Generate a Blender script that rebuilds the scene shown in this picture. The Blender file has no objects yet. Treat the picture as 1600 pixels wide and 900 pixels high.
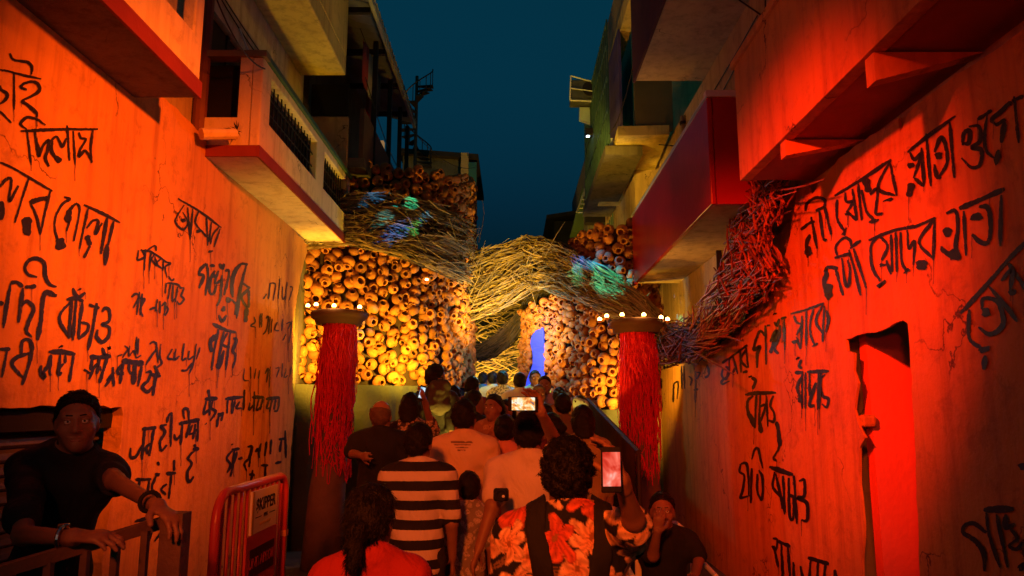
import bpy, bmesh, math, random
import numpy as np
from mathutils import Vector, Matrix, Euler, geometry

# ---------------------------------------------------------------- camera, sky, lamps, exposure
SC = bpy.context.scene
COL = SC.collection
RNG = random.Random(7)
FPX = 1155.0                      # focal length in photograph pixels (1600 wide)
PITCH = math.radians(9.34)
CAM = Vector((0.0, 0.0, 1.72))
cam_data = bpy.data.cameras.new('camera')
cam_data.sensor_width = 36.0
cam_data.lens = 36.0 * FPX / 1600.0
cam_data.clip_start = 0.05
cam_data.clip_end = 500.0
cam = bpy.data.objects.new('camera', cam_data)
COL.objects.link(cam)
cam.location = CAM
cam.rotation_euler = (math.pi / 2 + PITCH, 0, 0)
SC.camera = cam

SC.view_settings.view_transform = 'Standard'
SC.view_settings.look = 'None'
SC.view_settings.exposure = 0.0
SC.view_settings.gamma = 1.0
SC.view_settings.use_curve_mapping = False
SC.render.engine = 'CYCLES'
SC.cycles.use_denoising = True
SC.cycles.max_bounces = 6
SC.cycles.diffuse_bounces = 3
SC.cycles.sample_clamp_indirect = 3.0

world = bpy.data.worlds.new('World')
SC.world = world
world.use_nodes = True
wn, wl = world.node_tree.nodes, world.node_tree.links
wn.clear()
sky = wn.new('ShaderNodeTexSky')
sky.sky_type = 'NISHITA'
sky.sun_disc = False
sky.sun_elevation = math.radians(-3.0)      # dusk: the sun is under the horizon
sky.sun_rotation = math.radians(160)
sky.ozone_density = 6.0
tint = wn.new('ShaderNodeMix'); tint.data_type = 'RGBA'; tint.blend_type = 'MULTIPLY'
tint.inputs[0].default_value = 1.0
tint.inputs[7].default_value = (0.03, 1.0, 0.20, 1)
bg = wn.new('ShaderNodeBackground'); bg.inputs['Strength'].default_value = 5.4
wo = wn.new('ShaderNodeOutputWorld')
wl.new(sky.outputs[0], tint.inputs[6]); wl.new(tint.outputs[2], bg.inputs[0]); wl.new(bg.outputs[0], wo.inputs[0])


def spot(name, loc, target, energy, color, cone=70, blend=0.6, size=0.12):
    d = bpy.data.lights.new(name, 'SPOT')
    d.energy = energy; d.color = color
    d.spot_size = math.radians(cone); d.spot_blend = blend
    d.shadow_soft_size = size
    o = bpy.data.objects.new(name, d); COL.objects.link(o)
    o.location = loc
    o.rotation_euler = (Vector(target) - Vector(loc)).to_track_quat('-Z', 'Y').to_euler()
    return o


def point(name, loc, energy, color, size=0.08):
    d = bpy.data.lights.new(name, 'POINT')
    d.energy = energy; d.color = color; d.shadow_soft_size = size
    o = bpy.data.objects.new(name, d); COL.objects.link(o)
    o.location = loc
    return o


RED = (1.0, 0.036, 0.001)
ORANGE = (1.0, 0.128, 0.002)
YELLOW = (1.0, 0.62, 0.035)
# red and orange stage floods hung high over the alley, above and behind the viewer
spot('red_flood', (-1.8, 0.7, 4.35), (2.3, 5.5, 2.2), 4300, RED, 33, 1.0, 0.12)
spot('orange_flood', (1.55, 1.9, 4.2), (-2.65, 5.5, 2.75), 3000, ORANGE, 46, 1.0, 0.12)
spot('orange_flood', (0.6, 0.4, 4.9), (-2.65, 3.9, 3.2), 240, ORANGE, 38, 1.0, 0.12)
spot('red_flood', (-0.7, -1.6, 3.3), (0.2, 5.5, 1.3), 1500, (1.0, 0.115, 0.003), 45, 1.0, 0.2)
spot('red_flood', (-0.9, -2.6, 2.3), (1.9, 4.6, 3.3), 240, RED, 30, 1.0, 0.15)
# warm uplights standing at the foot of the pot walls
spot('warm_uplight', (-2.50, 8.98, 2.35), (-2.3, 10.2, 3.0), 190, (1.0, 0.5, 0.03), 170, 0.5, 0.05)
spot('warm_uplight', (-1.30, 9.45, 2.2), (-1.5, 10.35, 3.0), 200, YELLOW, 150, 0.6, 0.05)
spot('warm_uplight', (1.50, 9.6, 1.75), (1.40, 10.3, 2.3), 150, (1.0, 0.58, 0.06), 150, 0.6, 0.05)
spot('warm_uplight', (-0.45, 10.2, 2.5), (-0.1, 12.0, 4.0), 460, YELLOW, 84, 0.9, 0.05)
spot('warm_uplight', (0.15, 10.6, 2.6), (0.75, 11.6, 2.9), 60, YELLOW, 100, 0.9, 0.05)
spot('warm_uplight', (-0.4, 7.2, 0.5), (-2.3, 8.5, 6.6), 420, (1.0, 0.58, 0.05), 60, 0.9, 0.1)
spot('warm_uplight', (0.3, 7.2, 0.5), (1.7, 9.6, 5.6), 380, (1.0, 0.42, 0.04), 66, 0.9, 0.1)
spot('warm_uplight', (0.75, 9.3, 4.9), (1.8, 12.0, 5.6), 170, (1.0, 0.62, 0.05), 70, 0.9, 0.05)
# ---------------------------------------------------------------- pixel -> place helpers
CP, SP = math.cos(PITCH), math.sin(PITCH)


def ray(px, py):
    x = (px - 800.0) / FPX; y = (450.0 - py) / FPX
    return Vector((x, CP - SP * y, SP + CP * y))


def PX(px, py, X):
    r = ray(px, py); return CAM + r * ((X - CAM.x) / r.x)


def PY(px, py, Y):
    r = ray(px, py); return CAM + r * ((Y - CAM.y) / r.y)


def ground_z(y):
    return 0.0 if y < 5 else min((y - 5) * 0.12, 0.96)


# ---------------------------------------------------------------- object helpers
def tag(o, label=None, cat=None, group=None, kind=None):
    if label: o['label'] = label
    if cat:
        o['category'] = cat
        o['kind'] = 'thing'
    if group: o['group'] = group
    if kind: o['kind'] = kind
    return o


def empty(name, loc=(0, 0, 0), rz=0.0):
    o = bpy.data.objects.new(name, None); COL.objects.link(o)
    o.location = loc; o.rotation_euler = (0, 0, rz)
    o.empty_display_size = 0.2
    return o


def link_mesh(name, me, m=None, parent=None, smooth=False):
    if m is not None:
        me.materials.clear(); me.materials.append(m)
    if smooth:
        me.polygons.foreach_set('use_smooth', [True] * len(me.polygons))
    o = bpy.data.objects.new(name, me); COL.objects.link(o)
    if parent is not None:
        o.parent = parent
    return o


class MB:
    """collects boxes, bars and tubes; build() links them as one mesh object"""
    def __init__(self):
        self.v = []; self.f = []

    def add(self, vs, fs):
        b = len(self.v)
        self.v.extend([tuple(p) for p in vs])
        self.f.extend([tuple(i + b for i in f) for f in fs])
        return self

    def box(self, x0, x1, y0, y1, z0, z1):
        vs = [(x0, y0, z0), (x1, y0, z0), (x1, y1, z0), (x0, y1, z0), (x0, y0, z1), (x1, y0, z1), (x1, y1, z1), (x0, y1, z1)]
        return self.add(vs, [(0, 3, 2, 1), (4, 5, 6, 7), (0, 1, 5, 4), (1, 2, 6, 5), (2, 3, 7, 6), (3, 0, 4, 7)])

    def hexa(self, a, b):
        """two quads a, b (4 points each) joined as a solid"""
        return self.add(list(a) + list(b), [(0, 3, 2, 1), (4, 5, 6, 7), (0, 1, 5, 4), (1, 2, 6, 5), (2, 3, 7, 6), (3, 0, 4, 7)])

    def tube(self, pts, r, sides=6, cap=True):
        pts = [Vector(p) for p in pts]
        n = len(pts)
        rs = r if isinstance(r, (list, tuple)) else [r] * n
        b = len(self.v)
        prev = None
        for i, p in enumerate(pts):
            t = (pts[min(i + 1, n - 1)] - pts[max(i - 1, 0)])
            if t.length < 1e-9: t = Vector((0, 0, 1))
            t.normalize()
            if prev is None:
                a = t.orthogonal().normalized()
            else:
                a = prev - t * prev.dot(t)
                a = a.normalized() if a.length > 1e-6 else t.orthogonal().normalized()
            prev = a
            c = t.cross(a)
            for k in range(sides):
                an = 2 * math.pi * k / sides
                self.v.append(tuple(p + (a * math.cos(an) + c * math.sin(an)) * rs[i]))
        for i in range(n - 1):
            for k in range(sides):
                k2 = (k + 1) % sides
                self.f.append((b + i * sides + k, b + i * sides + k2, b + (i + 1) * sides + k2, b + (i + 1) * sides + k))
        if cap:
            self.f.append(tuple(b + k for k in reversed(range(sides))))
            self.f.append(tuple(b + (n - 1) * sides + k for k in range(sides)))
        return self

    def lathe(self, prof, c=(0, 0, 0), seg=20):
        b = len(self.v); c = Vector(c)
        for r, z in prof:
            for k in range(seg):
                an = 2 * math.pi * k / seg
                self.v.append((c.x + r * math.cos(an), c.y + r * math.sin(an), c.z + z))
        for i in range(len(prof) - 1):
            for k in range(seg):
                k2 = (k + 1) % seg
                self.f.append((b + i * seg + k, b + i * seg + k2, b + (i + 1) * seg + k2, b + (i + 1) * seg + k))
        return self

    def mesh(self, name):
        me = bpy.data.meshes.new(name)
        me.from_pydata(self.v, [], self.f)
        me.update()
        return me

    def build(self, name, m, parent=None, smooth=False):
        return link_mesh(name, self.mesh(name), m, parent, smooth)


def bevelled(o, w=0.012, seg=2):
    b = o.modifiers.new('bevel', 'BEVEL'); b.width = w; b.segments = seg; b.limit_method = 'ANGLE'
    return o


# ---------------------------------------------------------------- materials
def nodes(m):
    m.use_nodes = True
    nt = m.node_tree
    return nt, nt.nodes, nt.links, nt.nodes['Principled BSDF']


def mixc(nt, fac, a, b, blend='MIX'):
    n = nt.nodes.new('ShaderNodeMix'); n.data_type = 'RGBA'; n.blend_type = blend
    for sock, v in ((n.inputs[0], fac), (n.inputs[6], a), (n.inputs[7], b)):
        if hasattr(v, 'is_linked') or isinstance(v, bpy.types.NodeSocket):
            nt.links.new(v, sock)
        elif isinstance(v, (int, float)):
            sock.default_value = v
        else:
            sock.default_value = (*v, 1)
    return n.outputs[2]


def noise(nt, coord, scale, detail=4, rough=0.55, dist=0.0):
    n = nt.nodes.new('ShaderNodeTexNoise')
    n.inputs['Scale'].default_value = scale; n.inputs['Detail'].default_value = detail
    n.inputs['Roughness'].default_value = rough; n.inputs['Distortion'].default_value = dist
    if coord is not None: nt.links.new(coord, n.inputs['Vector'])
    return n.outputs[0]


def ramp(nt, fac, stops):
    n = nt.nodes.new('ShaderNodeValToRGB')
    e = n.color_ramp.elements
    while len(e) < len(stops): e.new(0.5)
    for el, (p, c) in zip(e, stops):
        el.position = p
        el.color = (c, c, c, 1) if isinstance(c, (int, float)) else (*c, 1)
    nt.links.new(fac, n.inputs[0])
    return n.outputs[0]


def mapping(nt, coord, scale):
    n = nt.nodes.new('ShaderNodeMapping'); n.inputs['Scale'].default_value = scale
    nt.links.new(coord, n.inputs[0]); return n.outputs[0]


def coords(nt, which='Object'):
    return nt.nodes.new('ShaderNodeTexCoord').outputs[which]


def bump(nt, bsdf, h, strength=0.3, dist=0.02):
    n = nt.nodes.new('ShaderNodeBump'); n.inputs['Strength'].default_value = strength; n.inputs['Distance'].default_value = dist
    nt.links.new(h, n.inputs['Height'])
    nt.links.new(n.outputs[0], bsdf.inputs['Normal'])


def mat(name, c1, c2=None, scale=4.0, rough=0.8, bscale=40.0, bstr=0.25, bdist=0.01, rand=None, metal=0.0, spec=0.3, emit=None, estr=0.0):
    m = bpy.data.materials.new(name)
    nt, N, L, b = nodes(m)
    co = coords(nt)
    b.inputs['Roughness'].default_value = rough
    b.inputs['Metallic'].default_value = metal
    b.inputs['Specular IOR Level'].default_value = spec
    c2 = c2 or tuple(x * 0.7 for x in c1)
    f = ramp(nt, noise(nt, co, scale, 5), [(0.3, 0.0), (0.7, 1.0)])
    col = mixc(nt, f, c1, c2)
    if rand == 'island':
        g = N.new('ShaderNodeNewGeometry').outputs['Random Per Island']
        col = mixc(nt, g, col, tuple(x * 0.16 for x in c1))
    elif rand == 'object':
        g = N.new('ShaderNodeObjectInfo').outputs['Random']
        col = mixc(nt, g, col, tuple(x * 0.5 for x in c2))
    L.new(col, b.inputs['Base Color'])
    if bstr > 0:
        bump(nt, b, noise(nt, co, bscale, 3), bstr, bdist)
    if emit:
        b.inputs['Emission Color'].default_value = (*emit, 1)
        b.inputs['Emission Strength'].default_value = estr
    return m


def plaster(name, c1, c2, c3, seed=0.0):
    """lime plaster: broad blotches, vertical dirt streaks, trowel relief"""
    m = bpy.data.materials.new(name)
    nt, N, L, b = nodes(m)
    co = coords(nt)
    mp = N.new('ShaderNodeMapping'); mp.inputs['Location'].default_value = (seed, seed * 2, seed); L.new(co, mp.inputs[0]); co = mp.outputs[0]
    big = ramp(nt, noise(nt, co, 0.9, 5, 0.6, 0.4), [(0.32, 0.0), (0.68, 1.0)])
    streak = ramp(nt, noise(nt, mapping(nt, co, (5, 5, 0.45)), 1.6, 5, 0.65), [(0.48, 0.0), (0.72, 1.0)])
    speck = ramp(nt, noise(nt, co, 7, 7, 0.72, 0.3), [(0.53, 0.0), (0.66, 1.0)])
    col = mixc(nt, big, c1, c2)
    col = mixc(nt, mixc(nt, 0.8, (0, 0, 0), streak), col, c3)
    col = mixc(nt, mixc(nt, 0.42, (0, 0, 0), speck), col, tuple(x * 0.45 for x in c2))
    # hairline cracks, broken up so that only stretches of them show
    wv = N.new('ShaderNodeTexNoise'); wv.inputs['Scale'].default_value = 5; wv.inputs['Detail'].default_value = 6; L.new(co, wv.inputs['Vector'])
    ad = N.new('ShaderNodeVectorMath'); ad.operation = 'MULTIPLY_ADD'; ad.inputs[1].default_value = (.5, .5, .5); L.new(wv.outputs['Color'], ad.inputs[0]); L.new(co, ad.inputs[2])
    vo = N.new('ShaderNodeTexVoronoi'); vo.feature = 'DISTANCE_TO_EDGE'; vo.inputs['Scale'].default_value = 0.8; L.new(ad.outputs[0], vo.inputs['Vector'])
    ck = ramp(nt, vo.outputs['Distance'], [(0.002, 1.0), (0.008, 0.0)])
    msk = ramp(nt, noise(nt, co, 1.3, 3), [(0.50, 0.0), (0.60, 1.0)])
    cm = N.new('ShaderNodeMath'); cm.operation = 'MULTIPLY'; L.new(ck, cm.inputs[0]); L.new(msk, cm.inputs[1])
    col = mixc(nt, cm.outputs[0], col, tuple(x * 0.25 for x in c3))
    L.new(col, b.inputs['Base Color'])
    b.inputs['Roughness'].default_value = 0.72
    b.inputs['Specular IOR Level'].default_value = 0.25
    h1 = noise(nt, co, 2.6, 6, 0.6, 0.2)
    h2 = noise(nt, co, 26, 5, 0.65)
    b1 = N.new('ShaderNodeBump'); b1.inputs['Strength'].default_value = 0.4; b1.inputs['Distance'].default_value = 0.06
    L.new(h1, b1.inputs['Height'])
    b2 = N.new('ShaderNodeBump'); b2.inputs['Strength'].default_value = 0.35; b2.inputs['Distance'].default_value = 0.012
    L.new(h2, b2.inputs['Height']); L.new(b1.outputs[0], b2.inputs['Normal']); L.new(b2.outputs[0], b.inputs['Normal'])
    return m


M = {}
M['wall_l'] = plaster('ochre_plaster', (0.62, 0.30, 0.05), (0.48, 0.21, 0.034), (0.32, 0.13, 0.02), 1.3)
M['wall_r'] = plaster('terracotta_plaster', (0.62, 0.28, 0.05), (0.47, 0.19, 0.034), (0.31, 0.115, 0.02), 4.1)
M['facade'] = plaster('cream_plaster', (0.55, 0.45, 0.30), (0.42, 0.33, 0.22), (0.25, 0.19, 0.13), 2.2)
M['facade_b'] = plaster('ochre_limewash', (0.55, 0.38, 0.18), (0.42, 0.27, 0.13), (0.24, 0.16, 0.08), 6.2)
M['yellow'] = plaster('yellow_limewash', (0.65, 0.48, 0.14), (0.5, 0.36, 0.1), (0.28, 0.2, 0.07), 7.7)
M['pale'] = plaster('pale_paint', (0.68, 0.56, 0.42), (0.58, 0.45, 0.33), (0.4, 0.28, 0.2), 3.4)
M['redpaint'] = mat('red_gloss_paint', (0.42, 0.012, 0.012), (0.30, 0.008, 0.01), 2.0, 0.28, 12, 0.12, 0.02, spec=0.5)
M['redstripe'] = mat('red_stripe_paint', (0.22, 0.028, 0.012), (0.16, 0.02, 0.01), 3, 0.6)
M['dark'] = mat('dark_timber', (0.035, 0.022, 0.016), (0.02, 0.013, 0.01), 6, 0.7)
M['darkwall'] = plaster('grimy_shaded_wall', (0.16, 0.13, 0.09), (0.10, 0.08, 0.06), (0.05, 0.04, 0.03), 5.5)
M['iron'] = mat('dark_iron', (0.03, 0.03, 0.03), (0.05, 0.03, 0.02), 10, 0.5, metal=0.6)
M['greeniron'] = mat('green_painted_iron', (0.06, 0.13, 0.10), (0.04, 0.08, 0.07), 10, 0.5)
M['tin'] = mat('corrugated_tin', (0.34, 0.32, 0.27), (0.22, 0.19, 0.15), 3, 0.55, metal=0.2)
M['asphalt'] = mat('dirty_concrete', (0.11, 0.10, 0.09), (0.06, 0.055, 0.05), 3, 0.85, 30, 0.4)
M['carpet'] = mat('ramp_boards', (0.12, 0.08, 0.06), (0.08, 0.05, 0.04), 5, 0.8)
M['cloth'] = mat('olive_cloth', (0.07, 0.068, 0.045), (0.05, 0.05, 0.035), 3, 0.9, 8, 0.4, 0.05)
M['tarp'] = mat('black_tarpaulin', (0.008, 0.009, 0.009), (0.013, 0.013, 0.013), 4, 0.42, 9, 0.8, 0.06, spec=0.3)
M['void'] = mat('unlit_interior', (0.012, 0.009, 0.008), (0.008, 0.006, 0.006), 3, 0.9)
M['paint'] = mat('black_brush_paint', (0.010, 0.007, 0.006), (0.022, 0.012, 0.008), 18, 0.55, 60, 0.3, 0.004)
# dry brush marks: the wall shows through where the brush ran out of paint
_nt, _N, _L, _b = nodes(M['paint'])
_L.new(ramp(_nt, noise(_nt, mapping(_nt, coords(_nt), (1, 1, .35)), 55, 4, .7), [(.30, 0.45), (.42, 1.0)]), _b.inputs['Alpha'])
M['clay'] = mat('fired_clay', (0.56, 0.215, 0.05), (0.42, 0.135, 0.03), 5, 0.75, 30, 0.15, 0.01, rand='object')
M['twig'] = mat('dry_twig', (0.42, 0.29, 0.14), (0.30, 0.19, 0.09), 9, 0.7, 60, 0.3, 0.006, rand='island')
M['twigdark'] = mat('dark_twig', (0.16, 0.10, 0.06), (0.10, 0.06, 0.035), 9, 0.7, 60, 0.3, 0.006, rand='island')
M['twigred'] = mat('ruddy_twig', (0.50, 0.17, 0.08), (0.34, 0.10, 0.05), 9, 0.55, 60, 0.3, 0.006, rand='island', spec=0.3)
M['thread'] = mat('scarlet_thread', (0.85, 0.014, 0.03), (0.55, 0.008, 0.015), 20, 0.6)
M['post'] = mat('mud_coated_post', (0.22, 0.12, 0.08), (0.15, 0.08, 0.05), 4, 0.8, 20, 0.4, 0.02)
M['disc'] = mat('clay_disc', (0.10, 0.035, 0.02), (0.07, 0.025, 0.015), 5, 0.7)
M['barrier'] = mat('red_barrier_enamel', (0.55, 0.05, 0.04), (0.45, 0.035, 0.03), 6, 0.35, 40, 0.1, spec=0.5)
M['signwhite'] = mat('sign_board_white', (0.72, 0.66, 0.5), (0.66, 0.58, 0.44), 5, 0.6, bstr=0)
M['ink'] = mat('sign_ink', (0.015, 0.012, 0.03), (0.015, 0.012, 0.03), 5, 0.6, bstr=0)
M['gold'] = mat('ochre_strip', (0.6, 0.38, 0.08), None, 5, 0.5, bstr=0)
M['white'] = mat('white_paint', (0.78, 0.78, 0.76), (0.6, 0.6, 0.58), 4, 0.5)
M['whiteplastic'] = mat('white_plastic', (0.75, 0.72, 0.70), (0.7, 0.66, 0.64), 4, 0.4, bstr=0)
M['bulb'] = mat('warm_bulb', (1, 0.7, 0.3), None, emit=(1.0, 0.50, 0.11), estr=28.0, bstr=0)
M['bluelit'] = mat('blue_backlit_panel', (0.05, 0.07, 0.5), None, emit=(0.05, 0.09, 1.0), estr=0.95, bstr=0)
M['lens'] = mat('lamp_lens', (0.8, 0.9, 1.0), None, emit=(0.6, 0.85, 1.0), estr=14.0, bstr=0)
M['greenlit'] = mat('green_lit_sign', (0.1, 0.6, 0.2), None, emit=(0.1, 1.0, 0.3), estr=0.5, bstr=0)
M['window_lit'] = mat('curtained_lit_window', (0.5, 0.35, 0.2), None, emit=(1.0, 0.55, 0.2), estr=0.25, bstr=0)
M['glass'] = mat('dark_glass', (0.02, 0.03, 0.035), None, 3, 0.12, bstr=0, spec=0.6)
M['cyanpaint'] = mat('pale_blue_board', (0.5, 0.62, 0.66), (0.4, 0.5, 0.55), 3, 0.5)
M['purple'] = mat('violet_fabric', (0.12, 0.08, 0.3), None, 6, 0.8)
# ================================================================ the setting
def sheet(name, pts, m, kind='structure'):
    return tag(MB().add(pts, [tuple(range(len(pts)))]).build(name, m), kind=kind)


sheet('ground', [(-90, -60, 0), (90, -60, 0), (90, 120, 0), (-90, 120, 0)], M['asphalt'])

# boarded ramp that climbs into the pandal; every plank is a piece of its own
RX0, RX1 = -1.45, 1.02
rb = MB()
rb.add([(RX0, 5, 0.004), (RX1, 5, 0.004), (RX1, 13, 0.90), (RX0, 13, 0.90), (RX1, 17, 0.90), (RX0, 17, 0.90),
        (RX0, 13, 0.0), (RX1, 13, 0.0), (RX0, 17, 0.0), (RX1, 17, 0.0)],
       [(0, 1, 2, 3), (3, 2, 4, 5), (0, 3, 6), (1, 7, 2), (6, 3, 5, 8), (7, 9, 4, 2)])
ramp_o = tag(rb.build('ramp', M['carpet']), kind='structure')
plank_me = MB().box(RX0, RX1, -0.066, 0.066, 0.0, 0.022).mesh('plank')
plank_me.materials.append(M['carpet'])
for i in range(57):
    y = 5.08 + i * 0.14
    o = bpy.data.objects.new('plank', plank_me); COL.objects.link(o); o.parent = ramp_o
    o.location = (RNG.uniform(-0.02, 0.02), y, (y - 5) * 0.112 + 0.012 + RNG.uniform(0, 0.006))
    o.rotation_euler = (math.atan(0.112), 0, 0)


def wall_slab(name, X, outline, holes, thick, m, jag=0.0):
    """a wall standing in the plane x = X (outline and holes given as (y, z) loops), with depth and openings"""
    loops = [outline] + holes
    rr = random.Random(len(name) * 3 + 1)
    fine = []
    for lp in loops:
        out = []
        for i, (y, z) in enumerate(lp):
            y2, z2 = lp[(i + 1) % len(lp)]
            L = math.hypot(y2 - y, z2 - z)
            n = max(1, int(L / 0.07)) if (L < 3.2 and jag > 0) else 1
            for k in range(n):
                t = k / n
                j = jag if (k > 0 or n > 1) and max(z, z2) > 0.05 else 0
                out.append((y + (y2 - y) * t + rr.uniform(-j, j), z + (z2 - z) * t + rr.uniform(-j, j)))
        fine.append(out)
    tri = geometry.tessellate_polygon([[Vector((y, z, 0)) for y, z in lp] for lp in fine])
    flat = [p for lp in fine for p in lp]
    s = 1 if X > 0 else -1
    vs = [(X, y, z) for y, z in flat] + [(X + s * thick, y, z) for y, z in flat]
    n = len(flat)
    fs = [tuple(t) for t in tri] + [tuple(i + n for i in reversed(t)) for t in tri]
    b = 0
    for lp in fine:
        k = len(lp)
        for i in range(k):
            j = (i + 1) % k
            fs.append((b + i, b + j, b + j + n, b + i + n))
        b += k
    me = bpy.data.meshes.new(name); me.from_pydata(vs, [], fs)
    bm = bmesh.new(); bm.from_mesh(me); bmesh.ops.recalc_face_normals(bm, faces=bm.faces); bm.to_mesh(me); bm.free()
    return link_mesh(name, me, m)


def yz(pts, X):
    return [(p.y, p.z) for p in (PX(a, b, X) for a, b in pts)]


XL, XR = -2.65, 2.25
# ---- left painted wall
top = yz([(85, 0), (150, 62), (200, 112), (265, 160), (330, 222), (400, 300), (450, 350), (482, 384)], XL)
edge = yz([(470, 430), (462, 480), (458, 540), (457, 600), (461, 640), (455, 700)], XL)
outl = [(-4.0, 0.0), (-4.0, 4.3)] + top + edge + [(edge[-1][0], 0.0)]
hole = yz([(192, 650), (188, 700), (182, 740), (172, 800), (160, 880)], XL)
hole = [(2.4, 0.02), (2.4, 1.80), (3.88, PX(0, 640, XL).z)] + yz([(90, 634), (190, 636)], XL) + hole + [(hole[-1][0], 0.02)]
wall_left = tag(wall_slab('painted_wall', XL, outl, [hole], 0.12, M['wall_l'], 0.012),
                'ochre plaster wall with black Bengali and Hindi lettering, behind the man in black', 'wall')
# rolling shutter inside the opening
sh = tag(empty('roller_shutter', (-2.86, 3.7, 0)), 'closed dark roller shutter with ribbed slats behind the man in black', 'shutter')
MB().box(-0.02, 0.0, -1.4, 1.5, 0, 2.0).build('back_sheet', M['void'], sh)
sl = MB()
sl.add([(0.0, -1.4, 0.0), (0.0, 1.5, 0.0), (0.035, 1.5, 0.018), (0.035, -1.4, 0.018), (0.035, 1.5, 0.055), (0.035, -1.4, 0.055), (0.0, 1.5, 0.072), (0.0, -1.4, 0.072)],
       [(0, 1, 2, 3), (3, 2, 4, 5), (5, 4, 6, 7)])
slat_me = sl.mesh('slat'); slat_me.materials.append(mat('shutter_steel', (0.16, 0.12, 0.09), (0.08, 0.06, 0.05), 6, 0.45, metal=0.4))
for i in range(20):
    o = bpy.data.objects.new('slat', slat_me); COL.objects.link(o); o.parent = sh; o.location = (0.002, 0, 0.02 + i * 0.078)
MB().box(0.0, 0.14, -1.4, 1.5, 1.60, 1.95).build('shutter_box', M['void'], sh)

# ---- right painted wall with the doorway
top = yz([(1600, 45), (1540, 88), (1480, 127), (1450, 150), (1418, 178), (1407, 208), (1402, 186), (1360, 212), (1310, 248), (1285, 280), (1268, 304), (1260, 284),
          (1245, 300), (1232, 380), (1218, 432), (1150, 520), (1090, 560), (1034, 578)], XR)
edge = yz([(1027, 600), (1024, 640), (1033, 690), (1030, 740), (1024, 790), (1022, 830)], XR)
outl = [(-4.0, 0.0), (-4.0, 4.6)] + top + edge + [(edge[-1][0], 0.0)]
hole = yz([(1437, 890), (1432, 760), (1427, 650), (1424, 590), (1418, 505), (1410, 500), (1378, 516), (1345, 524), (1322, 530), (1324, 548), (1335, 552), (1334, 580), (1341, 600), (1335, 640),
           (1343, 668), (1352, 684), (1342, 700), (1344, 760), (1350, 820), (1347, 890)], XR)
hole = [(hole[0][0], 0.02)] + hole + [(hole[-1][0], 0.02)]
wall_right = tag(wall_slab('painted_wall', XR, outl, [hole], 0.016, M['wall_r'], 0.008),
                 'red lit plaster wall with black Bengali brush lettering and a tall broken doorway', 'wall')
dj = PX(1342, 700, XR).y
MB().box(XR + 0.10, XR + 0.75, dj, dj + 0.1, 0.0, 2.9).build('door_jamb', mat('red_jamb_plaster', (0.80, 0.16, 0.12), (0.7, 0.12, 0.09), 2, 0.6, 20, 0.3, 0.02), wall_right)
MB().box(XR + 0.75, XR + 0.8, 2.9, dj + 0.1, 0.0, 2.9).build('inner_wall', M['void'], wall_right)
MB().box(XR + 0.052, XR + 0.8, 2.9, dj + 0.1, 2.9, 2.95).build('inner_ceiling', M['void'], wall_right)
bj = MB(); a = PX(1335, 655, XR); bj.box(XR + 0.01, XR + 0.11, dj - 0.05, dj + 0.01, a.z - 0.05, a.z + 0.03)
bevelled(bj.build('broken_lug', M['wall_r'], wall_right), 0.02)


# ---------------------------------------------------------------- balconies and houses
def grille(b, x, y0, y1, z0, z1, parent, step=0.11):
    g = MB()
    n = max(2, int((y1 - y0) / step))
    for i in range(1, n):
        y = y0 + (y1 - y0) * i / n
        g.box(x - 0.006, x + 0.006, y - 0.006, y + 0.006, z0, z1)
    for k in (0.33, 0.66):
        z = z0 + (z1 - z0) * k
        g.box(x - 0.0045, x + 0.0045, y0, y1, z - 0.006, z + 0.006)
    return g.build('grille', M['iron'], parent)


# the left house whose first floor balconies hang over the lettering
hl = tag(empty('house', (0, 0, 0)), 'left house with two long balconies jutting out over the ochre lettered wall', 'house')
fx = -2.80
fac = wall_slab('facade', fx, [(-4, 3.7), (-4, 10.5), (9.36, 10.5), (9.36, 3.7)],
                [[(6.30, 4.30), (6.30, 5.42), (7.48, 5.42), (7.48, 4.30)]], 0.25, M['facade']); fac.parent = hl
MB().box(fx - 0.30, fx - 0.1, 6.2, 7.6, 4.2, 5.5).build('doorway_recess', M['void'], hl)
d = MB().box(fx - 0.09, fx - 0.05, 6.32, 7.46, 4.3, 5.40).build('door', M['dark'], hl)
MB().box(fx - 0.048, fx - 0.03, 6.86, 6.92, 4.3, 5.40).build('door_stile', M['dark'], d)
MB().tube([(fx + 0.06, 6.15, 3.9), (fx + 0.06, 6.15, 7.5)], 0.06, 10).build('downpipe', mat('brown_pipe', (0.2, 0.07, 0.04), None, 4, 0.5), hl)
ps = MB().tube([PX(374, 45, -2.6), PX(389, 82, -2.5)], 0.010, 5); ps.build('broom_stick', M['white'], hl)
MB().box(fx - 0.25, fx - 0.02, 5.3, 9.34, 0.0, 3.72).build('ground_floor', M['darkwall'], hl)


def balcony(parent, x_out, x_in, y0, y1, z0, body, stripe, top_h, holes, cap, soffit):
    """slab, stripe, parapet with openings, end panel, coping"""
    b = empty('balcony'); b.parent = parent
    s = 1 if x_out < 0 else -1
    t = 0.07 * (-s)
    MB().box(min(x_out, x_in), max(x_out, x_in), y0, y1, z0, z0 + 0.10).build('soffit_slab', soffit, b)
    st = MB().box(x_out - 0.012, x_out + 0.012, y0 - 0.012, y1 + 0.012, z0 - 0.008, z0 + 0.105)
    st.box(min(x_out, x_in), max(x_out, x_in), y0 - 0.014, y0 + 0.004, z0 - 0.006, z0 + 0.103)
    st.build('stripe', stripe, b)
    return b


ZL = 3.88
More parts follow.
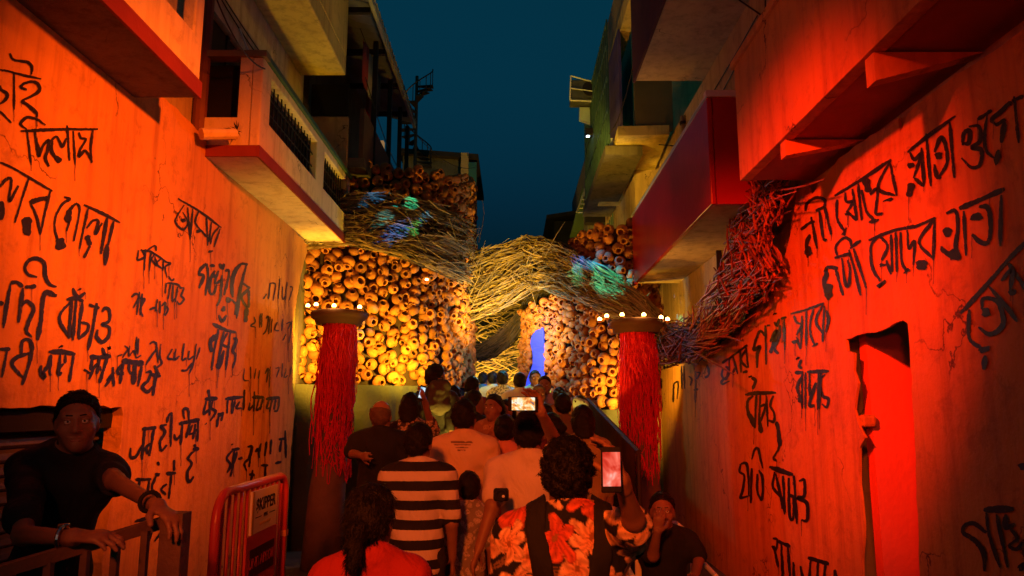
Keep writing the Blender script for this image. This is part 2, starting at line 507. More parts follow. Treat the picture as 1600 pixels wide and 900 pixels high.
# nearer balcony
b1 = empty('balcony'); b1.parent = hl
MB().box(fx + 0.012, -2.2, -2.0, 4.9, ZL, ZL + 0.1).build('soffit_slab', M['darkwall'], b1)  # darker slab colour stands in for the shade on this underside
MB().box(-2.205, -2.185, -2.0, 4.912, ZL - 0.006, ZL + 0.115).build('stripe', M['redstripe'], b1)
p1 = wall_slab('parapet', -2.2, [(-2.0, ZL + 0.11), (-2.0, 5.4), (4.9, 5.4), (4.9, ZL + 0.11)],
               [[(2.2, 4.30), (2.2, 5.2), (4.76, 5.2), (4.76, 4.30)]], 0.09, M['pale']); p1.parent = b1; bevelled(p1, .012)
MB().box(-2.45, -2.40, 2.0, 4.7, 4.1, 5.4).build('unlit_depth_sheet', M['void'], b1)  # added near black sheet, stands in for the shade behind the opening
MB().box(fx + 0.012, -2.292, 4.82, 4.895, ZL + 0.1, 5.4).build('end_panel', M['pale'], b1)
# farther balcony
b2 = empty('balcony'); b2.parent = hl
Y0, Y1, ZT = 6.13, 9.68, 4.80
MB().box(fx + 0.012, -2.2, Y0, Y1, ZL, ZL + 0.09).build('soffit_slab', M['pale'], b2)
s2 = MB().box(-2.205, -2.185, Y0 - 0.015, Y1 + 0.01, ZL - 0.006, ZL + 0.10)
s2.box(fx + 0.012, -2.206, Y0 - 0.02, Y0 - 0.002, ZL - 0.004, ZL + 0.098)
s2.build('stripe', M['redstripe'], b2)
p2 = wall_slab('parapet', -2.2, [(Y0, ZL + 0.095), (Y0, ZT), (Y1, ZT), (Y1, ZL + 0.095)],
               [[(Y0 + 0.24, 4.27), (Y0 + 0.24, 4.71), (7.98, 4.71), (7.98, 4.27)], [(8.32, 4.27), (8.32, 4.71), (Y1 - 0.12, 4.71), (Y1 - 0.12, 4.27)]], 0.09, M['pale']); p2.parent = b2; bevelled(p2, .012)
grille(b2, -2.25, Y0 + 0.24, 7.98, 4.27, 4.71, b2); grille(b2, -2.25, 8.32, Y1 - 0.12, 4.27, 4.71, b2)
ep = MB()
ep.box(fx + 0.012, -2.292, Y0 + 0.003, Y0 + 0.085, ZL + 0.095, 4.24)
ep.box(-2.40, -2.292, Y0 + 0.003, Y0 + 0.085, 4.24, ZT)
ep.build('end_panel', M['pale'], b2)
MB().box(fx + 0.012, -2.17, Y0 - 0.02, Y0 + 0.1, ZT + 0.002, ZT + 0.06).build('coping', mat('wood_coping', (0.25, 0.17, 0.1), None, 4, 0.6), b2)
MB().box(-2.31, -2.17, Y0 + 0.102, Y1 + 0.015, ZT + 0.002, ZT + 0.05).build('coping', M['greeniron'], b2)
MB().box(-2.42, -2.38, Y0 + 0.15, Y1 - 0.05, 4.05, ZT - 0.02).build('unlit_depth_sheet', M['void'], b2)  # added dark sheets again give the shade inside the balcony
MB().box(fx + 0.03, -2.41, Y0 + 0.12, Y0 + 0.14, 4.22, ZT - 0.02).build('unlit_depth_sheet', M['void'], b2)
drain = MB().tube([PX(318, 213, -2.56) + Vector((0, -.05, 0)), PX(372, 213, -2.36) + Vector((0, -.06, 0))], 0.05, 10)
drain.build('drain_pipe', M['pale'], b2)
rr = random.Random(3); mo = MB(); c = PX(374, 213, -2.36) + Vector((0.0, -.1, 0))
for i in range(60):
    q = c + Vector((rr.gauss(0, .03), rr.gauss(0, .03), rr.gauss(0, .04))); mo.tube([c + Vector((0, 0, -.02)), (c + q) / 2 + Vector((0.01, 0, 0.01)), q], [0.006, 0.005, 0.001], 3)
mo.build('moss_tuft', M['void'], b2)
# upper slab of the left house, lit yellow from below
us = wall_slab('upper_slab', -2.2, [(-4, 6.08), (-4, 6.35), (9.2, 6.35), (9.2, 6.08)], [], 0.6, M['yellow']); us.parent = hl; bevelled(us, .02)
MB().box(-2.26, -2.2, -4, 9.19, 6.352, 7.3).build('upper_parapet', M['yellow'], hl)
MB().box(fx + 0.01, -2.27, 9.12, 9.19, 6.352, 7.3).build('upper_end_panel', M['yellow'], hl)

# second house on the left: dark verandas, washing, tin roof
h2 = tag(empty('house'), 'dark left house with a corrugated tin roof and washing on its veranda', 'house')
MB().box(-5.0, -2.75, 9.45, 13.6, 0, 7.3).build('body', M['darkwall'], h2)
tr = MB(); n = 44
for i in range(n):
    y = 8.9 + i * 0.108
    z = 0.025 * (1 if i % 2 else -1)
    tr.add([(-1.86, y, 7.22 + z), (-4.6, y, 7.9 + z), (-4.6, y + 0.108, 7.9 - z), (-1.86, y + 0.108, 7.22 - z)], [(0, 1, 2, 3)])
rf = tr.build('tin_roof', M['tin'], h2)
sol = rf.modifiers.new('solid', 'SOLIDIFY'); sol.thickness = 0.012
for y in (9.4, 10.6, 11.8, 13.0):
    MB().box(-4.4, -1.95, y, y + 0.06, 7.10, 7.18).build('rafter', M['dark'], h2)
MB().box(-1.92, -1.87, 8.9, 13.66, 7.11, 7.19).build('fascia_board', mat('pale_fascia', (0.4, 0.38, 0.28), None), h2)
for y in (10.2, 11.5, 12.6, 13.5):
    MB().box(-2.05, -1.98, y, y + 0.06, 5.0, 7.1).build('veranda_post', M['dark'], h2)
ve = MB().box(-2.74, -1.98, 9.5, 13.6, 4.92, 5.05)
ve.build('veranda_floor', M['darkwall'], h2)
MB().box(-2.06, -2.0, 9.5, 13.6, 5.052, 5.75).build('veranda_parapet', mat('brown_boarding', (0.14, 0.08, 0.05), None, 6), h2)
MB().box(-2.30, -2.25, 11.0, 11.62, 5.76, 6.9).build('red_lit_door', mat('red_light_tone', (0.35, 0.06, 0.03), None), h2)  # the red light on the door is put into its colour
MB().box(-2.30, -2.24, 12.3, 12.42, 5.8, 6.35).build('lit_window', M['window_lit'], h2)
for y, w, c in ((9.75, 0.3, (0.35, 0.05, 0.05)), (10.1, 0.26, (0.4, 0.36, 0.3)), (10.45, 0.32, (0.25, 0.2, 0.1)), (10.8, 0.22, (0.05, 0.05, 0.05))):
    cl = MB()
    for k in range(7):
        x = -2.1 + 0.02 * math.sin(k * 1.7 + y)
        cl.v += [(x, y + w * k / 6, 6.9 - 0.02 * math.sin(k)), (x + 0.015 * math.sin(k * 2), y + w * k / 6 + 0.01, 6.25 + 0.03 * math.cos(k * 1.3))]
    cl.f = [(2 * k, 2 * k + 2, 2 * k + 3, 2 * k + 1) for k in range(6)]
    o = cl.build('hung_washing', mat('washing', c, None), h2, True)
    o.modifiers.new('solid', 'SOLIDIFY').thickness = 0.006
MB().tube([(-2.1, 9.5, 6.92), (-2.1, 11.3, 6.92)], 0.006, 5).build('clothes_line', M['iron'], h2)
MB().tube([PY(568, 195, 9.9), PY(566, 232, 9.9)], 0.05, 8).build('vent_pipe', M['tin'], h2)
fb = MB().box(-2.72, -2.2, 9.42, 9.49, 4.6, 5.6); fb.build('end_wall', M['facade_b'], h2)
MB().box(-2.70, -2.2, 9.40, 9.44, 5.62, 6.05).build('dark_opening', M['void'], h2)

# spiral stair against the sky
ss = tag(empty('spiral_staircase', PY(650, 192, 17)), 'dark iron spiral staircase silhouetted against the night sky above the pots', 'staircase')
sm = MB(); sm.tube([(0, 0, -1.6), (0, 0, 1.5)], 0.05, 8); sm.build('newel', M['iron'], ss)
for i in range(16):
    an = i * 0.42; z = -1.4 + i * 0.17; u = Vector((math.cos(an), math.sin(an), 0)); w = Vector((-u.y, u.x, 0))
    q0 = Vector((0, 0, z))
    t = MB().hexa([q0 + w * 0.04, q0 + u * 0.5 + w * 0.12, q0 + u * 0.5 - w * 0.12, q0 - w * 0.04],
                  [q0 + w * 0.04 + Vector((0, 0, .03)), q0 + u * 0.5 + w * 0.12 + Vector((0, 0, .03)), q0 + u * 0.5 - w * 0.12 + Vector((0, 0, .03)), q0 - w * 0.04 + Vector((0, 0, .03))])
    t.build('tread', M['iron'], ss)
    MB().tube([q0 + u * 0.48, q0 + u * 0.48 + Vector((0, 0, .55))], 0.014, 5).build('baluster', M['iron'], ss)
ss.scale = (.8, .8, .8)
hr = MB().tube([Vector((math.cos(i * 0.21) * .48, math.sin(i * 0.21) * .48, -0.86 + i * 0.085)) for i in range(32)], 0.02, 6); hr.build('handrail', M['iron'], ss)

# low far block behind the left pots
fbk = tag(empty('house'), 'low dark flat roofed house behind the left pots, with a pale blue window', 'house')
a, b = PY(630, 222, 17.5), PY(748, 240, 17.5)
MB().box(a.x, b.x - 0.25, 17.5, 21, 0, a.z - 0.35).build('body', M['darkwall'], fbk)
MB().hexa([(a.x - .1, 17.3, a.z - .34), (b.x, 17.3, b.z - .2), (b.x, 21, b.z - .2), (a.x - .1, 21, a.z - .34)],
          [(a.x - .1, 17.3, a.z - .22), (b.x, 17.3, b.z - .08), (b.x, 21, b.z - .08), (a.x - .1, 21, a.z - .22)]).build('roof_slab', M['dark'], fbk)
c = PY(738, 285, 17.4); MB().box(c.x - .12, c.x + .1, 17.36, 17.49, c.z - .4, c.z + .5).build('window', mat('blue_window', (0.05, 0.16, 0.2), None, 4, 0.3), fbk)
c = PY(727, 262, 17.3); MB().box(c.x - .1, c.x + .08, 17.2, 17.35, c.z - .9, c.z + .35).build('pier', M['facade_b'], fbk)
MB().box(b.x - 0.27, b.x - 0.03, 17.4, 17.48, 3.8, b.z - .22).build('shutter_panel', M['dark'], fbk)

# ---------------- right side
hr_ = tag(empty('house'), 'right house with a red lit balcony on brackets above the lettered wall', 'house')
ZR = 3.46
MB().box(2.32, 2.55, -4, 11.2, 3.0, 5.66).build('facade', M['facade_b'], hr_)
MB().box(2.32, 2.55, 5.2, 11.2, 0, 2.998).build('facade', M['facade_b'], hr_)
b3 = empty('balcony'); b3.parent = hr_
MB().box(1.80, 2.318, -3.0, 5.47, ZR, ZR + 0.1).build('soffit_slab', mat('red_soffit', (0.35, 0.1, 0.07), None, 2, 0.7), b3)
p3 = wall_slab('parapet', 1.75, [(-3.0, ZR - 0.01), (-3.0, 4.37), (5.48, 4.37), (5.48, ZR - 0.01)], [], 0.08, M['wall_r']); p3.parent = b3; bevelled(p3, .016)
MB().box(1.73, 1.86, -3.0, 5.50, 4.372, 4.43).build('coping', M['wall_r'], b3)
MB().box(1.832, 2.318, 5.41, 5.478, ZR + 0.1, 4.37).build('end_panel', M['wall_r'], b3)
for px, py, h in ((1228, 240, 0.12), (1367, 108, 0.16)):
    q = PX(px, py, 1.77); yb = q.y
    br = MB().add([(1.77, yb, ZR - 0.012), (1.77, yb, ZR - h), (2.315, yb, ZR - 0.012), (1.77, yb + .09, ZR - 0.012), (1.77, yb + .09, ZR - h), (2.315, yb + .09, ZR - 0.012)],
                  [(0, 1, 2), (3, 5, 4), (0, 3, 4, 1), (1, 4, 5, 2), (0, 2, 5, 3)])
    br.build('bracket', M['wall_r'], b3)
# glossy red balcony
b4 = empty('balcony'); b4.parent = hr_
MB().box(1.745, 2.318, 6.18, 10.17, ZR, ZR + 0.08).build('soffit_slab', M['facade_b'], b4)
p4 = wall_slab('parapet', 1.7, [(6.1, ZR - 0.012), (6.1, 4.41), (10.19, 4.41), (10.19, ZR - 0.012)], [], 0.045, M['redpaint']); p4.parent = b4; bevelled(p4, .010)
MB().box(1.748, 2.318, 6.1, 6.16, ZR - 0.01, 4.41).build('end_panel', M['redpaint'], b4)
MB().box(1.69, 1.76, 6.17, 10.2, 4.412, 4.44).build('coping', M['cyanpaint'], b4)
MB().box(1.69, 1.95, 6.08, 6.165, 4.412, 4.47).build('coping', M['white'], b4)
# upper projecting storey
MB().box(1.5, 2.318, -4, 8.45, 5.66, 5.80).build('upper_soffit', M['facade_b'], hr_)
MB().box(1.47, 1.498, -4, 8.47, 5.64, 8.5).build('upper_front', mat('maroon_boarding', (0.10, 0.03, 0.03), None, 4), hr_)
MB().box(1.50, 2.318, 8.38, 8.45, 5.802, 8.5).build('upper_end', M['facade_b'], hr_)
w = MB().tube([PY(1155, 0, 6.0), PY(1190, 24, 6.2), PY(1196, 27, 6.2)], 0.008, 5); w.build('overhead_wire', M['iron'], hr_)
MB().tube([PY(1196, -10, 6.2), PY(1196, 27, 6.2)], 0.008, 5).build('overhead_wire', M['iron'], hr_)
MB().tube([PX(1052, 228, 2.2), PX(1030, 226, 1.9)], 0.008, 5).build('stub_rail', M['iron'], hr_)
MB().box(2.26, 2.315, 8.0, 8.02, 2.2, ZR).build('wall_seam', M['dark'], hr_)

# second right house: yellow slab and louvres, grilled balcony
h4 = tag(empty('house'), 'right house behind the red balcony, with yellow slab and green iron grilles', 'house')
MB().box(1.95, 5.0, 11.3, 16.5, 0, 9.5).build('body', M['facade_b'], h4)
e0 = PY(1047, 128, 10.0)
MB().box(PY(992, 150, 10.0).x, 2.3, 10.02, 10.1, PY(1000, 208, 10.0).z + .06, PY(1000, 122, 10.0).z).build('end_wall', mat('olive_end_wall', (0.16, 0.12, 0.05), None, 2), h4)
zb = PX(950, 260, 1.32).z
sA, sB = PY(968, 212, 10.02), PY(940, 322, 13.2)
q = [PY(966, 212, 10.0), PY(1046, 210, 10.0), PY(1000, 322, 13.0), PY(934, 322, 13.0)]
MB().hexa(q, [p + Vector((0, 0, .14)) for p in q]).build('balcony_slab', M['yellow'], h4)
for i in range(6):
    u = PY(988 + i * 4, 300 - i * 11, 12.2 - i * 0.2)
    MB().box(u.x - .02, u.x + .16, u.y, u.y + .02, u.z - .04, u.z + .05).build('louvre', M['white'], h4)
gx = MB()
ga, gb = PY(958, 250, 12.8), PY(986, 60, 10.4)
for i in range(17):
    t = i / 16
    x = 1.42 + .0 * t; y = 10.3 + 3.4 * t
    gx.box(x - .012, x + .012, y - .012, y + .012, 5.55, 7.5)
for z in (5.6, 6.1, 6.6, 7.1, 7.45):
    gx.box(1.405, 1.435, 10.3, 13.7, z - .015, z + .015)
gx.build('balcony_grille', M['greeniron'], h4)
MB().box(1.6, 1.64, 10.4, 13.6, 5.6, 7.4).build('violet_curtain', M['purple'], h4)
MB().box(1.36, 1.9, 10.3, 13.8, 5.38, 5.52).build('grille_floor', M['darkwall'], h4)
for i in range(8):
    y = 10.6 + i * 0.38
    MB().box(1.46, 1.52, y, y + .2, 5.6, 5.75 + .08 * (i % 3)).build('shelf_clutter', [M['white'], M['greeniron'], M['clay'], M['purple']][i % 4], h4)
c = PY(960, 221, 12.2); MB().box(c.x - .1, c.x + .1, 12.15, 12.2, c.z - .06, c.z + .06).build('lit_sign', M['greenlit'], h4)
ya, yb2 = PY(985, -10, 9.3), PY(947, 130, 12.3)
MB().hexa([yb2 + Vector((0, 0, 0)), yb2 + Vector((.16, 0, 0)), ya + Vector((.16, 0, 0)), ya],
          [yb2 + Vector((0, 0, .25)), yb2 + Vector((.16, 0, .25)), ya + Vector((.16, 0, .25)), ya + Vector((0, 0, .25))]).build('yellow_fascia', M['yellow'], h4)
gz = MB()
for i in range(12):
    y = 11.6 + i * .2
    gz.box(1.62, 1.64, y, y + .02, 4.2, 4.85)
gz.box(1.61, 1.65, 11.5, 14, 4.5, 4.53); gz.build('lower_grille', M['greeniron'], h4)

# third right house further on
h5 = tag(empty('house'), 'narrow far house on the right with pale blue boards and a leaning stair rail', 'house')
a, b = PY(905, 380, 15), PY(960, 235, 15)
MB().box(a.x + .2, 4.5, 15.0, 19, 0, b.z).build('body', M['darkwall'], h5)
for i in range(5):
    u = PY(926 + i * 3.0, 225, 14.8)
    z0 = PY(926, 290, 14.8).z
    MB().box(u.x, u.x + .034, 14.75, 14.8, z0, u.z - i * .02).build('blue_board', M['cyanpaint'], h5)
lr = MB()
for s in (0, 0.14):
    lr.tube([PY(918, 285, 14.6) + Vector((s, 0, 0)), PY(901, 332, 14.6) + Vector((s, 0, 0))], 0.02, 6)
lr.build('stair_rail', M['tin'], h5)
for i in range(8):
    p = PY(918, 285, 14.6).lerp(PY(901, 332, 14.6), i / 7)
    MB().tube([p, p + Vector((.14, 0, 0))], 0.014, 5).build('rung', M['tin'], h5)
c = PY(920, 285, 14.7); MB().box(c.x - .1, c.x + .3, 14.5, 14.74, c.z - .9, c.z + .03).build('small_balcony', M['iron'], h5)
a, b = PY(866, 345, 18), PY(905, 338, 18)
h6 = tag(empty('house'), 'black low roofed block in the gap beside the right hand pots', 'house')
MB().box(a.x, 5, 18, 22, 0, a.z).build('body', M['void'], h6)
MB().hexa([(a.x - .2, 17.8, a.z), (4.0, 17.8, a.z + .5), (4.0, 22, a.z + .5), (a.x - .2, 22, a.z)],
          [(a.x - .2, 17.8, a.z + .1), (4.0, 17.8, a.z + .6), (4.0, 22, a.z + .6), (a.x - .2, 22, a.z + .1)]).build('roof_slab', M['void'], h6)
rp = PY(885, 300, 17.0); a = PY(893, 362, 16); b = PY(918, 262, 16)
MB().hexa([a, a + Vector((.35, 0, 0)), b + Vector((.3, 0, 0)), b], [a + Vector((0, .6, 0)), a + Vector((.35, .6, 0)), b + Vector((.3, .6, 0)), b + Vector((0, .6, 0))]).build('mossy_gable', mat('mossy_board', (0.05, 0.08, 0.03), None, 3), h6)

# air conditioner on brackets, water tank lid and floodlight on the right
ac = tag(empty('air_conditioner', PY(915, 148, 12.6)), 'boxy outdoor cooling unit on a frame, black against the sky at right', 'air conditioner')
bevelled(MB().box(-.28, .22, -.2, .2, -.17, .2).build('casing', mat('grimy_casing', (0.10, 0.10, 0.09), (0.06, 0.06, 0.05), 4, 0.5), ac), .02)
fr = MB()
for s in (-.3, .24):
    fr.tube([(s, -.22, -.2), (s + .02, -.22, .26)], .014, 6)
fr.tube([(-.3, -.22, -.2), (.5, -.22, -.24)], .014, 6); fr.tube([(-.28, -.22, .26), (.26, -.22, .1)], .014, 6); fr.tube([(-.3, -.22, .03), (.26, -.22, -.06)], .012, 6)
fr.build('bracket_frame', M['white'], ac)
MB().lathe([(0.13, 0), (0.13, .02), (0, .02)], (0, 0, 0), 16).build('fan_grille', M['iron'], ac).matrix_local = Matrix.Translation((.05, -.205, .02)) @ Matrix.Rotation(math.pi / 2, 4, 'X')
tk = tag(empty('sign_board', PY(924, 178, 12.7)), 'pale blank board below the cooling unit on the right', 'board')
a = MB().hexa([(-.21, 0, .13), (-.22, 0, -.10), (.12, 0, -.24), (.26, 0, .12)], [(-.21, .1, .13), (-.22, .1, -.10), (.12, .1, -.24), (.26, .1, .12)])
a.build('panel', M['cyanpaint'], tk)
lp = PY(921, 208, 12.4)
fl = tag(empty('floodlight', lp), 'small lit blue white floodlight under the pale board, against the sky', 'floodlight')
bevelled(MB().box(-.07, .16, -.08, .1, -.06, .07).build('housing', M['iron'], fl), .015)
MB().lathe([(0.03, 0), (0.028, -.012), (0, -.014)], (-.03, -.02, -.061), 12).build('lens', M['lens'], fl)
MB().tube([(.1, 0, .06), (.35, .2, .05)], .02, 6).build('arm', M['iron'], fl)
# coloured beams from that lighting position and from the opposite eaves
BL = lp + Vector((-.03, -.05, -.12))
for px, py, yy, col, e, cone in ((930, 405, 10.2, (0.02, 0.25, 1.0), 3200, 4.2), (945, 418, 10.1, (0.02, 0.6, 1.0), 3000, 3.0), (965, 452, 9.9, (0.02, 0.9, 0.6), 3600, 4.0), (915, 440, 10.4, (0.05, 0.9, 0.5), 1800, 3.0), (918, 425, 10.4, (0.02, 0.1, 1.0), 2600, 2.6),
                                 (622, 328, 9.8, (0.03, 0.9, 0.6), 1900, 2.6), (604, 372, 9.7, (0.02, 0.2, 1.0), 2600, 3.0), (640, 362, 9.8, (0.1, 1.0, 0.3), 1300, 2.4), (590, 490, 9.8, (0.15, 0.8, 1.0), 1500, 3.0), (578, 352, 9.6, (0.03, 0.7, 1.0), 1500, 2.2), (560, 318, 9.6, (0.03, 0.3, 1.0), 2000, 2.2), (655, 345, 9.9, (0.02, 0.4, 1.0), 1300, 2.0)):
    src = Vector((-2.1, 8.9, 5.95)) if px > 700 else Vector((1.3, 8.4, 5.5))
    spot('beam_lamp', src, PY(px, py, yy), e * .8, col, cone * 1.5, 0.35, 0.01)

# cables and pipes that run over the house fronts
def cable(p, q, sag, parent, r=.007, n=12):
    p, q = Vector(p), Vector(q)
    MB().tube([p.lerp(q, i / n) - Vector((0, 0, sag * 4 * (i / n) * (1 - i / n))) for i in range(n + 1)], r, 5).build('cable', M['iron'], parent)


cable((fx + .02, 5.4, 5.75), (fx + .02, 9.2, 5.68), .10, hl); cable((fx + .02, 5.4, 5.80), (fx + .02, 9.2, 5.72), .22, hl)
cable((-2.19, 5.0, 4.75), (-2.19, 6.15, 4.7), .12, hl)
cable((2.29, 6.4, 5.3), (2.29, 9.9, 5.2), .15, hr_); cable((2.29, 6.4, 5.35), (2.29, 9.9, 5.32), .05, hr_)
cable((1.49, 8.5, 5.9), (1.42, 10.3, 5.7), .15, hr_)
MB().tube([(2.29, 9.4, 3.6), (2.29, 9.4, 5.6)], .035, 8).build('rain_pipe', M['facade_b'], hr_, True)
for zz in (4.0, 4.8, 5.5):
    MB().lathe([(.035, -.02), (.048, -.02), (.048, .02), (.035, .02)], (2.29, 9.4, zz), 10).build('pipe_collar', M['iron'], hr_)
cable((-2.0, 9.5, 6.2), (-2.0, 13.4, 6.0), .2, h2); cable((-1.9, 13.5, 7.0), PY(742, 262, 17.3), .25, h2)
# ================================================================ the pandal: pot walls, twig river, pillars
def spline(pts, n):
    """Catmull-Rom through 3D points, n samples"""
    P = [Vector(p) for p in pts]
    P = [P[0] * 2 - P[1]] + P + [P[-1] * 2 - P[-2]]
    out = []
    segs = len(P) - 3
    for i in range(n):
        t = i / (n - 1) * segs
        k = min(int(t), segs - 1); u = t - k
        a, b, c, d = P[k:k + 4]
        out.append(0.5 * ((2 * b) + (c - a) * u + (2 * a - 5 * b + 4 * c - d) * u * u + (3 * b - a - 3 * c + d) * u ** 3))
    return out


def sm_noise(x, y, s=0):
    return (math.sin(x * 2.1 + s) * math.cos(y * 2.7 + 1.3 * s) + math.sin(x * 4.7 - y * 3.1 + 2 * s) * 0.6 + math.sin(x * 1.3 + y * 5.3 + s) * 0.5) / 2.1


# ---- clay pots (three profiles share their meshes)
def pot_mesh(k):
    prof = [[(0, 0), (.24, .02), (.40, .11), (.49, .27), (.50, .40), (.44, .54), (.32, .63), (.225, .67), (.21, .72), (.285, .77), (.30, .80), (.27, .82), (.20, .78), (.165, .70), (.20, .62), (.33, .5), (.3, .2), (0, .1)],
            [(0, 0), (.28, .03), (.45, .15), (.50, .30), (.46, .45), (.34, .57), (.26, .61), (.25, .65), (.33, .69), (.335, .72), (.29, .74), (.22, .70), (.2, .62), (.3, .5), (.28, .2), (0, .1)],
            [(0, 0), (.2, .01), (.36, .1), (.47, .28), (.48, .44), (.42, .60), (.28, .72), (.19, .76), (.175, .84), (.235, .89), (.24, .92), (.21, .93), (.155, .88), (.14, .78), (.2, .68), (.3, .5), (.25, .2), (0, .1)]][k]
    me = MB().lathe(prof, (0, 0, -.38), 18).mesh('clay_pot')
    me.materials.append(M['clay'])
    me.polygons.foreach_set('use_smooth', [True] * len(me.polygons))
    return me


POTS = [pot_mesh(k) for k in range(3)]


def pot_wall(name, label, plan, z_bot, z_top, dia0, dia1, seed, skip=None, back=0.10):
    """plan: list of (x, y); z_bot/z_top(t) heights along it; the pots are pieces of the wall"""
    rr = random.Random(seed)
    line = spline([(x, y, 0) for x, y in plan], 60)
    acc = [0.0]
    for i in range(59): acc.append(acc[-1] + (line[i + 1] - line[i]).length)
    L = acc[-1]
    side = 1 if plan[0][0] < plan[-1][0] else -1

    def at(s):
        s = max(0.0, min(L, s))
        for i in range(59):
            if acc[i + 1] >= s:
                u = (s - acc[i]) / (acc[i + 1] - acc[i])
                p = line[i].lerp(line[i + 1], u); t = (line[i + 1] - line[i]).normalized(); w = Vector((t.y, -t.x, 0))
                return p, w * side
        return line[-1], Vector((0, -1, 0))
    root = tag(empty(name, (plan[0][0], plan[0][1], 0)), label, 'pot wall')
    o = root.location.copy()
    bk = MB(); n = 40
    for i in range(n):
        p, nn = at(L * i / (n - 1)); q = p - nn * back - o
        bk.v += [(q.x, q.y, z_bot(i / (n - 1))), (q.x, q.y, z_top(i / (n - 1)) - 0.08)]
    bk.f = [(2 * i, 2 * i + 2, 2 * i + 3, 2 * i + 1) for i in range(n - 1)]
    bo = bk.build('backing', mat('brown_backing', (0.06, 0.03, 0.018), None, 3), root); bo.modifiers.new('solid', 'SOLIDIFY').thickness = -0.05
    cnt = 0; extra = MB()
    s = dia0 * 0.3; row = 0
    while s < L:
        t = s / L
        d = dia0 + (dia1 - dia0) * t
        z = z_bot(t) + d * 0.45 + (row % 2) * d * 0.42
        while z < z_top(t):
            dd = d * rr.uniform(0.86, 1.16)
            ss = s + rr.uniform(-.24, .24) * d; zz = z + rr.uniform(-.17, .17) * d
            p, nn = at(ss)
            if not (skip and skip((p.x, p.y, zz))):
                nn = (nn * .6 + (CAM - Vector((p.x, p.y, zz))).normalized() * .6).normalized()
                ax = (nn * rr.uniform(.8, 1.0) + Vector((rr.gauss(0, .52), rr.gauss(0, .35), rr.gauss(-.08, .48)))).normalized()
                if rr.random() < 0.2:
                    ax = (Vector((rr.gauss(0, .6), rr.gauss(0, .4), rr.choice((-1, 1)) * 0.9)) + nn * .15).normalized()
                qt = ax.to_track_quat('Z', 'Y')
                pos = p - o + nn * rr.uniform(-.03, .09) + Vector((0, 0, zz))
                me = POTS[rr.choice((0, 0, 1, 1, 2))]
                if cnt < 300:
                    ob = bpy.data.objects.new('clay_pot', me); COL.objects.link(ob); ob.parent = root
                    ob.location = pos; ob.rotation_mode = 'QUATERNION'; ob.rotation_quaternion = qt; ob.scale = (dd * .97,) * 3
                    cnt += 1
                else:
                    mx = Matrix.Translation(pos) @ qt.to_matrix().to_4x4() @ Matrix.Scale(dd * .97, 4)
                    extra.add([mx @ v.co for v in me.vertices], [tuple(f.vertices) for f in me.polygons])
            z += d * 0.86
        s += d * 0.86; row += 1
    if extra.v:
        tag(extra.build('clay_pots', M['clay'], root, True), kind='stuff')
    return root, at, L


def knots_z(plan, rows):
    """height along the plan line, from (px, depth, py) rows that match its knots"""
    line = spline([(x, y, 0) for x, y in plan], 60)
    seg = [0.0]
    for i in range(59): seg.append(seg[-1] + (line[i + 1] - line[i]).length)
    n = len(plan) - 1
    ts = [seg[min(59, round(i * 59 / n))] / seg[-1] for i in range(n + 1)]
    zs = [PY(*r).z if False else PY(r[0], r[2], r[1]).z for r in rows]

    def f(t):
        for i in range(n):
            if t <= ts[i + 1]:
                u = (t - ts[i]) / max(1e-6, ts[i + 1] - ts[i]); return zs[i] + (zs[i + 1] - zs[i]) * max(0, u)
        return zs[-1]
    return f


def gx(px, Y): return (PY(px, 600, Y).x, Y)


planL = [gx(440, 9.65), gx(500, 9.85), gx(560, 10.0), gx(620, 10.2), gx(670, 10.5), gx(708, 11.0), gx(726, 11.7), gx(733, 13.0)]
potL, atL, LL = pot_wall('pot_wall', 'curved wall of orange clay pots on the left of the pandal entrance', planL,
                         lambda t: 2.02 + 0.02 * t, knots_z(planL, [(440, 9.65, 238), (500, 9.85, 243), (560, 10.0, 252), (620, 10.2, 260), (670, 10.5, 268), (708, 11.0, 276), (726, 11.7, 280), (733, 13.0, 284)]), 0.182, 0.158, 11)
planR = [(2.32, 11.5), (1.95, 10.9), gx(985, 10.3), gx(945, 10.4), gx(915, 10.65), gx(888, 11.0), gx(862, 11.35), gx(838, 11.7), gx(818, 12.5)]
zTR = knots_z(planR, [(1030, 11.5, 340), (1005, 10.9, 338), (985, 10.3, 345), (945, 10.4, 350), (915, 10.65, 358), (888, 11.0, 392), (862, 11.35, 462), (838, 11.7, 478), (818, 12.5, 488)])


def to_px(p):
    q = Vector(p) - CAM; z = q.y * CP + q.z * SP
    return 800 + FPX * q.x / z, 450 - FPX * (q.z * CP - q.y * SP) / z


NICHE = [(512, 846, 3), (522, 842, 9), (536, 840, 10), (552, 844, 10), (570, 843, 9), (592, 838, 13), (612, 836, 14)]


def niche_at(py):
    for (a, xa, wa), (b, xb, wb) in zip(NICHE, NICHE[1:]):
        if a <= py <= b:
            f = (py - a) / (b - a); return xa + (xb - xa) * f, wa + (wb - wa) * f
    return None


def skipR(p):
    x, y = to_px(p); q = niche_at(y)
    return q is not None and abs(x - q[0]) < q[1] + 2


